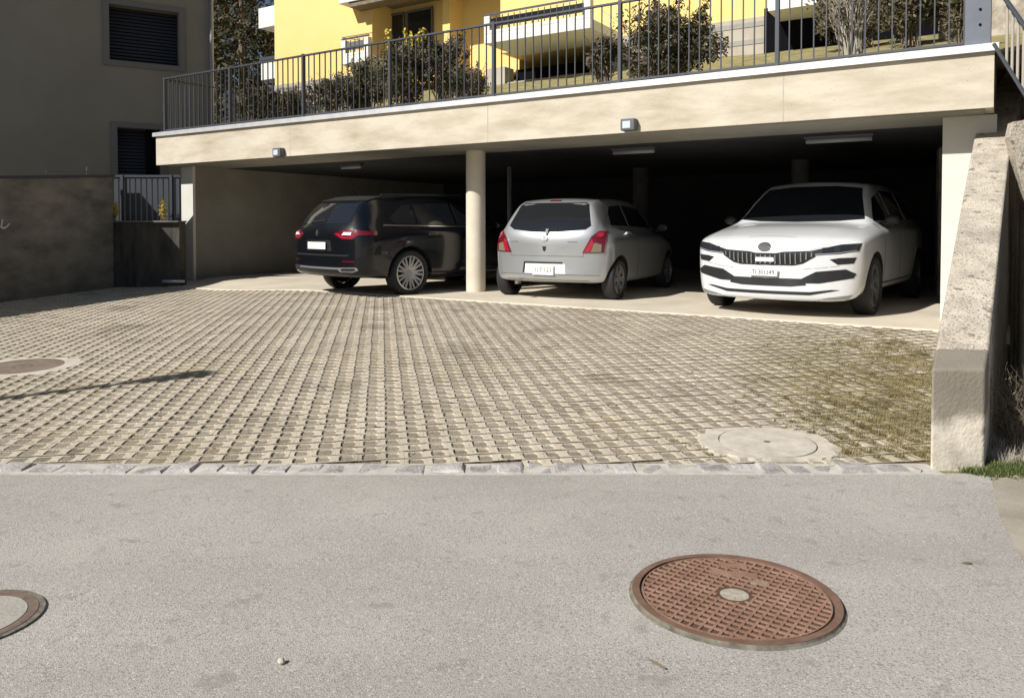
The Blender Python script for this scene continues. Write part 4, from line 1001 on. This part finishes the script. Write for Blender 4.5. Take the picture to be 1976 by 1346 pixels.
c1 = Car('parked_car', 'black SUV parked tail out in the left bay, with red wraparound rear lamps', 'car', k_suv, L_, W_, M_pblk, .16, .25)
c1.wheels(1.06, 3.62, .365, .272, .235, M_rim, 9, .43)
c1.patch('rear_window', [(-.60, 1.14), (.60, 1.14), (.68, 1.17), (.58, 1.46), (-.58, 1.46), (-.68, 1.17)], c1.rear(), M_glass)
c1.patch('spoiler', [(-.62, 1.485), (.62, 1.485), (.60, 1.55), (-.60, 1.55)], c1.rear(), M_plas, off=.03, th=.06)
for sd in (1, -1):
    c1.patch('side_window', [(.74, 1.22), (.84, 1.15), (1.25, 1.13), (1.25, 1.45), (1.08, 1.43)], c1.side(sd), M_glass)
    c1.patch('side_window', [(1.31, 1.13), (2.08, 1.12), (2.08, 1.485), (1.31, 1.46)], c1.side(sd), M_glass)
    c1.patch('side_window', [(2.14, 1.12), (2.95, 1.11), (2.62, 1.43), (2.14, 1.485)], c1.side(sd), M_glass)
    c1.patch('window_trim', [(.60, 1.105), (3.0, 1.075), (3.0, 1.092), (.60, 1.125)], c1.side(sd), M_chrome, off=.007)
    c1.patch('sill_cladding', [(1.35, .27), (3.05, .27), (3.05, .37), (1.35, .37)], c1.side(sd), M_plas, off=.015, th=.03)
    mirror(c1, 2.9, 1.12, sd, M_pblk)
for x in (1.42, 2.28):
    c1.patch('door_handle', rrect(x, x + .19, .955, .982, .012), c1.side(-1), M_chrome, off=.02, th=.03)
# wraparound lamps pressed on from the corner
def cornerframe(sd, ang): a = R(ang); return ((0, 0, 0), (math.sin(a) * 1, -sd * math.cos(a) * 1, 0) if sd < 0 else (math.sin(a), -math.cos(a), 0), (0, 0, 1), (math.cos(a), math.sin(a) * (1 if sd < 0 else -1), 0))
for sd in (1, -1):
    sg = -sd                                                   # image right is the car's right (y<0)
    P_ = lambda pts: pts if sg > 0 else mir(pts)
    lp = c1.patch('rear_lamp', P_([(.42, .985), (.60, 1.035), (.86, 1.035), (.915, 1.02), (.90, .965), (.80, .90), (.62, .90)]), c1.rear(), M_redd, off=.012, th=.03)
    c1.patch('lamp_band', P_([(.46, .985), (.62, .912), (.78, .912), (.84, .955), (.84, .97), (.75, .935), (.64, .935), (.52, .99)]), c1.rear(), M_red, off=.018, th=.02, parent=lp)
    c1.patch('lamp_band', P_([(.58, 1.012), (.86, 1.02), (.86, 1.031), (.62, 1.031)]), c1.rear(), M_red, off=.018, th=.02, parent=lp)
    c1.patch('lamp_reflector', P_([(.60, .965), (.78, .965), (.78, 1.005), (.64, 1.005)]), c1.rear(), M_lens, off=.019, th=.02, parent=lp)
    c1.patch('lamp_flank', [(.12, .96), (.42, .965), (.42, 1.02), (.12, 1.03)], c1.side(sd), M_redd, off=.012, th=.03, parent=lp)
    c1.patch('exhaust_trim', P_([(.52, .435), (.60, .475), (.86, .48), (.88, .435), (.80, .405), (.56, .405)]), c1.rear(), M_chrome, off=.012, th=.03)
    c1.patch('exhaust_opening', P_([(.57, .435), (.62, .46), (.83, .462), (.845, .435), (.79, .42), (.60, .42)]), c1.rear(), M_well, off=.016, th=.02)
    c1.patch('reflector', P_(rrect(.62, .84, .555, .575, .008)), c1.rear(), M_redd, off=.01, th=.02)
c1.patch('bumper_trim', [(-.86, .44), (.86, .44), (.88, .47), (-.88, .47)], c1.rear(), M_rimg, off=.010, th=.03)
c1.patch('lower_bumper', [(-.88, .335), (.88, .335), (.89, .40), (-.89, .40)], c1.rear(), M_plas, off=.008, th=.03)
c1.patch('bumper_seam', [(-.72, .645), (.72, .645), (.74, .668), (-.74, .668)], c1.rear(), M_well, off=.003, th=.01)
c1.patch('plate_recess', [(-.36, .72), (.36, .72), (.34, .885), (-.34, .885)], c1.rear(), M_plas, off=.003, th=.01)
c1.patch('badge', [(0, .945), (.035, 1.0), (0, 1.055), (-.035, 1.0)], c1.rear(), M_chrome, off=.016, th=.03)
c1.patch('wiper', [(-.30, 1.155), (.10, 1.175), (.10, 1.19), (-.30, 1.17)], c1.rear(), M_plas, off=.02, th=.02)
plate(c1, -.012, -.0, .80, .50, .11, -1, None, M_ink)
bm = bmesh.new(); tube(bm, (.75, 0, 1.58), (.62, 0, 1.71), .018, .006, n=8); bm_obj('antenna', bm, M_plas, c1.root)
for sd in (1, -1):
    bm = bmesh.new(); tube(bm, (.75, sd * .64, 1.60), (2.45, sd * .64, 1.635), .016, n=8); bm_obj('roof_rail', bm, M_plas, c1.root)
psi = 44; RR = Vector((-2.31, 11.46, 0)); c = RR + Vector((-math.cos(R(psi)), math.sin(R(psi)), 0)) * W_ / 2
c1.place((c.x, c.y, -.015), psi)

# ---- silver hatchback, tail towards us
W_, L_ = 1.97, 3.75
k_hat = [(0, .82, .27, .80, .90, .79, .95, .70, .985), (.06, .85, .26, .84, .98, .79, 1.04, .70, 1.07), (.20, .88, .25, .88, 1.04, .785, 1.22, .64, 1.25), (.36, .89, .24, .90, 1.06, .78, 1.40, .575, 1.44),
         (.55, .895, .23, .90, 1.07, .78, 1.45, .57, 1.50), (1.3, .90, .22, .89, 1.05, .79, 1.48, .58, 1.535), (2.0, .90, .22, .88, 1.02, .79, 1.45, .58, 1.51), (2.75, .89, .22, .86, .98, .77, 1.10, .66, 1.15),
         (3.05, .88, .23, .83, .93, .75, .97, .62, 1.01), (3.55, .84, .25, .74, .82, .70, .85, .52, .88), (3.75, .76, .28, .68, .74, .62, .76, .44, .78)]
k_hat = [(k[0], k[1] * 1.092, *k[2:5], k[5] * 1.05, k[6], k[7] * 1.06, k[8]) for k in k_hat]
c2 = Car('parked_car', 'silver hatchback parked tail out beside the column, middle bay', 'car', k_hat, L_, W_, M_psil, .20, .3)
c2.wheels(.58, 3.02, .305, .215, .20, M_rimg, 6, .355)
c2.patch('rear_window', [(-.56, 1.035), (-.2, 1.0), (0, .993), (.2, 1.0), (.60, 1.035), (.665, 1.09), (.56, 1.40), (.50, 1.43), (-.50, 1.43), (-.56, 1.40), (-.665, 1.09)], c2.rear(), M_glass)
for sd in (1, -1):
    c2.patch('side_window', [(.62, 1.10), (1.32, 1.08), (1.32, 1.405), (.86, 1.38), (.70, 1.28)], c2.side(sd), M_glass)
    c2.patch('side_window', [(1.39, 1.08), (2.55, 1.04), (2.15, 1.36), (1.39, 1.41)], c2.side(sd), M_glass)
    c2.patch('door_handle', rrect(.98, 1.16, .955, .985, .012), c2.side(sd), M_psil, off=.028, th=.04)
    c2.patch('door_seam', [(1.345, .30), (1.353, .30), (1.353, 1.06), (1.345, 1.06)], c2.side(sd), M_well, off=.002, th=.006)
    mirror(c2, 2.5, 1.06, sd, M_plas)
    P_ = (lambda pts: pts) if sd < 0 else mir
    lp = c2.patch('rear_lamp', P_([(.575, .70), (.86, .705), (.872, .90), (.855, 1.01), (.775, 1.01), (.69, .93)]), c2.rear(), M_redd, off=.014, th=.03)
    c2.patch('lamp_bulb', P_(circ(.795, .957, .042, .034)), c2.rear(), M_red, off=.02, th=.02, parent=lp)
    c2.patch('lamp_bulb', P_([(.60, .712), (.67, .712), (.735, .83), (.70, .90), (.655, .82)]), c2.rear(), M_red, off=.02, th=.02, parent=lp)
    c2.patch('lamp_clear', P_([(.685, .712), (.825, .716), (.83, .82), (.74, .845)]), c2.rear(), M_clear, off=.02, th=.02, parent=lp)
c2.patch('tailgate_seam', [(-.60, .645), (.60, .645), (.60, .653), (-.60, .653)], c2.rear(), M_gap, off=.002, th=.006)
for sd in (1, -1):
    P_ = (lambda pts: pts) if sd < 0 else mir
    c2.patch('tailgate_seam', P_([(.59, .65), (.597, .65), (.585, .70), (.578, .70)]), c2.rear(), M_gap, off=.002, th=.006)
c2.patch('bumper_crease', [(-.80, .385), (.80, .385), (.80, .395), (-.80, .395)], c2.rear(), M_psil, off=.012, th=.02)
c2.patch('plate_recess', [(-.37, .40), (.30, .40), (.28, .565), (-.35, .565)], c2.rear(), M_plas, off=.003, th=.01)
c2.patch('plate_backing', [(-.33, .385), (.33, .385), (.32, .535), (-.32, .535)], c2.rear(), M_plate, off=.006, th=.012)
c2.patch('diffuser', [(-.62, .262), (.62, .262), (.66, .30), (-.66, .30)], c2.rear(), M_plas, off=.004, th=.02)
lg = c2.patch('badge', circ(0, .905, .062, .040), c2.rear(), M_rimg, off=.012, th=.02)
c2.patch('badge_ring', circ(0, .905, .048, .028), c2.rear(), M_psil, off=.014, th=.016, parent=lg)
c2.patch('badge_mark', circ(0, .912, .018, .026), c2.rear(), M_rimg, off=.017, th=.016, parent=lg)
c2.patch('lock_cover', [(-.03, .79), (.03, .79), (.025, .74), (.005, .715), (-.018, .73)], c2.rear(), M_plas, off=.006, th=.012)
c2.patch('wiper', [(.02, .955), (.055, .955), (.06, 1.03), (.015, 1.03)], c2.rear(), M_plas, off=.03, th=.04)
c2.patch('model_lettering', rrect(.36, .50, .853, .868, .003), c2.rear(), M_rimg, off=.006, th=.008)
c2.patch('model_lettering', rrect(-.58, -.46, .853, .868, .003), c2.rear(), M_rimg, off=.006, th=.008)
c2.patch('roof_lamp', rrect(-.09, .09, 1.452, 1.468, .004), c2.rear(), M_redd, off=.01, th=.02)
plate(c2, -.022, -.01 + .02, .445, .34, .145, -1, '117 121', M_ink2, size=.088)
bm = bmesh.new(); tube(bm, (.10, .45, .25), (-.02, .45, .25), .026, n=12); bm_obj('exhaust_pipe', bm, M_chrome, c2.root)
psi = 28; RR = Vector((1.34, 10.90, 0)); c = RR + Vector((-math.cos(R(psi)), math.sin(R(psi)), 0)) * W_ / 2
c2.place((c.x, c.y, .004), psi)

# ---- white SUV, nose towards us
W_, L_ = 2.10, 4.6
k_wh = [(0, .88, .36, .96, 1.05, .84, 1.10, .70, 1.15), (.25, .96, .33, 1.0, 1.12, .88, 1.45, .68, 1.50), (.6, .99, .30, 1.02, 1.14, .90, 1.60, .66, 1.67), (1.6, 1.01, .27, 1.02, 1.14, .91, 1.65, .67, 1.72),
        (2.4, 1.01, .27, 1.01, 1.13, .91, 1.63, .67, 1.71), (2.75, 1.01, .27, 1.01, 1.12, .90, 1.49, .70, 1.57), (3.25, 1.0, .27, .99, 1.10, .88, 1.17, .76, 1.22), (3.42, 1.0, .27, .98, 1.08, .87, 1.105, .72, 1.14),
        (3.9, .995, .27, .95, 1.02, .86, 1.05, .66, 1.08), (4.3, .98, .24, .90, .95, .86, .97, .62, .99), (4.5, .96, .20, .84, .885, .84, .90, .62, .92), (4.6, .93, .17, .79, .83, .82, .85, .6, .865)]
k_wh = [(k[0], k[1] * 1.04, *k[2:5], k[5] * 1.04, k[6], k[7] * 1.04, k[8]) for k in k_wh]
c3 = Car('parked_car', 'white SUV parked nose out in the right bay, with a black slatted grille', 'car', k_wh, L_, W_, M_pwht, .15, .30)
c3.wheels(.85, 3.64, .365, .262, .235, M_lampg, 5, .415)
FR = c3.front()
c3.patch('windscreen', [(-.80, 1.175), (-.5, 1.15), (0, 1.14), (.5, 1.15), (.80, 1.175), (.63, 1.60), (.3, 1.635), (-.3, 1.635), (-.63, 1.60)], FR, M_glass)
for sd in (1, -1):
    c3.patch('side_window', [(.55, 1.20), (1.35, 1.17), (1.35, 1.57), (.85, 1.54)], c3.side(sd), M_glass)
    c3.patch('side_window', [(1.42, 1.17), (2.25, 1.165), (2.25, 1.575), (1.42, 1.575)], c3.side(sd), M_glass)
    c3.patch('side_window', [(2.32, 1.165), (3.12, 1.155), (2.72, 1.46), (2.32, 1.565)], c3.side(sd), M_glass)
    c3.patch('sill_cladding', [(1.35, .28), (3.2, .28), (3.2, .38), (1.35, .38)], c3.side(sd), M_plas, off=.012, th=.03)
    for x in (1.385, 2.285, 3.20): c3.patch('door_seam', [(x, .38), (x + .008, .38), (x + .008, 1.12), (x, 1.12)], c3.side(sd), M_well, off=.002, th=.006)
    mirror(c3, 2.95, 1.17, sd, M_plas)  # black housing, the shadow on the mirror put into its colour
    P_ = (lambda pts: pts) if sd > 0 else mir
    hl = c3.patch('headlight', P_([(.50, .795), (.53, .745), (.80, .765), (.975, .80), (.99, .885), (.80, .87)]), FR, M_plas, off=.006, th=.02, step=.04)
    c3.patch('headlight_lens', P_([(.80, .785), (.96, .815), (.965, .868), (.80, .855)]), FR, M_glassd, off=.010, th=.012, step=.03, parent=hl)
    c3.patch('headlight_lens', P_([(.62, .768), (.74, .780), (.74, .846), (.62, .83)]), FR, M_glassd, off=.010, th=.012, step=.03, parent=hl)
    c3.patch('lamp_strip', P_([(.55, .752), (.78, .769), (.95, .803), (.95, .810), (.78, .777), (.55, .760)]), FR, M_tubec, off=.012, th=.012, step=.03, parent=hl)
    c3.patch('fog_vent', P_([(.70, .700), (.78, .640), (.93, .655), (.955, .725), (.80, .718)]), FR, M_plas, off=.005, th=.02, step=.03)
    c3.patch('side_intake', P_([(.38, .455), (.56, .555), (.86, .588), (.955, .535), (.93, .485), (.60, .420), (.38, .415)]), FR, M_plas, off=.005, th=.02, step=.04)
    c3.patch('skid_corner', P_([(.50, .205), (.66, .250), (.92, .290), (.86, .215), (.60, .180)]), FR, M_rimg, off=.008, th=.02, step=.04)
    c3.patch('bonnet_seam', P_([(.86, .905), (.868, .905), (.50, .812), (.50, .806)]), FR, M_gap, off=.001, th=.004, step=.04)
    c3.patch('bumper_crease', P_([(.42, .585), (.60, .600), (.80, .63), (.80, .622), (.60, .592), (.42, .577)]), FR, M_tubec, off=.001, th=.004, step=.04)  # grey strip, shade of the crease painted onto the white body
c3.patch('lower_intake', [(-.46, .395), (-.3, .375), (.3, .375), (.46, .395), (.42, .468), (-.42, .468)], FR, M_plas, off=.0065, th=.02, step=.05)
c3.patch('lower_slot', [(-.80, .345), (-.5, .280), (.5, .280), (.80, .345), (.72, .348), (.5, .316), (-.5, .316), (-.72, .348)], FR, M_plas, off=.006, th=.02, step=.05)
c3.patch('lower_lip', [(-.62, .185), (.62, .185), (.60, .225), (-.60, .225)], FR, M_rimg, off=.010, th=.02, step=.05)
gr = c3.patch('grille', [(-.56, .80), (-.555, .73), (-.42, .645), (-.32, .622), (.32, .622), (.42, .645), (.555, .73), (.56, .80), (.2, .782), (.12, .765), (-.12, .765), (-.2, .782)], FR, M_plas, off=.004, th=.03, step=.04)
for k in range(-9, 10):
    x = k * .057 + .0; zt = .755 if abs(x) < .15 else .775 + (abs(x) - .2) * .05; zb = .640 if abs(x) < .35 else .640 + (abs(x) - .35) * .55
    c3.patch('grille_slat', [(x - .008, zb), (x + .008, zb), (x + .006, zt - .012), (x - .006, zt - .012)], FR, M_rimg, off=.018, th=.03, step=.05, parent=gr)
bx = c3.patch('grille_sensor', rrect(-.115, .10, .665, .715, .01), FR, M_lens, off=.022, th=.03, parent=gr)
bd = c3.patch('badge', circ(-.02, .835, .078, .048), FR, M_plas, off=.014, th=.02, step=.03)
c3.patch('badge_ring', [*circ(-.02, .835, .064, .038)], FR, M_ink, off=.016, th=.018, step=.03, parent=bd)
c3.patch('bonnet_dent', [(-.28, .955), (-.1, .968), (.1, .968), (.30, .955), (.30, .951), (.1, .962), (-.1, .962), (-.28, .951)], FR, M_tubec, off=.0012, th=.004, step=.04)  # thin grey strip painting the shade of a fold in the bonnet
plate(c3, 4.622, -.02, .535, .34, .088, 1, 'TI·301349', M_ink, size=.072, xs=.92)
psi = 37; fl = Vector((2.36, 10.16, 0)); c = fl + Vector((math.cos(R(psi)), -math.sin(R(psi)), 0)) * W_ / 2
hd = Vector((math.sin(R(psi)), math.cos(R(psi)), 0))                    # from nose to tail
c3.root.location = (c + hd * (L_ - .26)); c3.root.location.z = .004; c3.root.rotation_euler = (0, 0, R(-90 - psi))
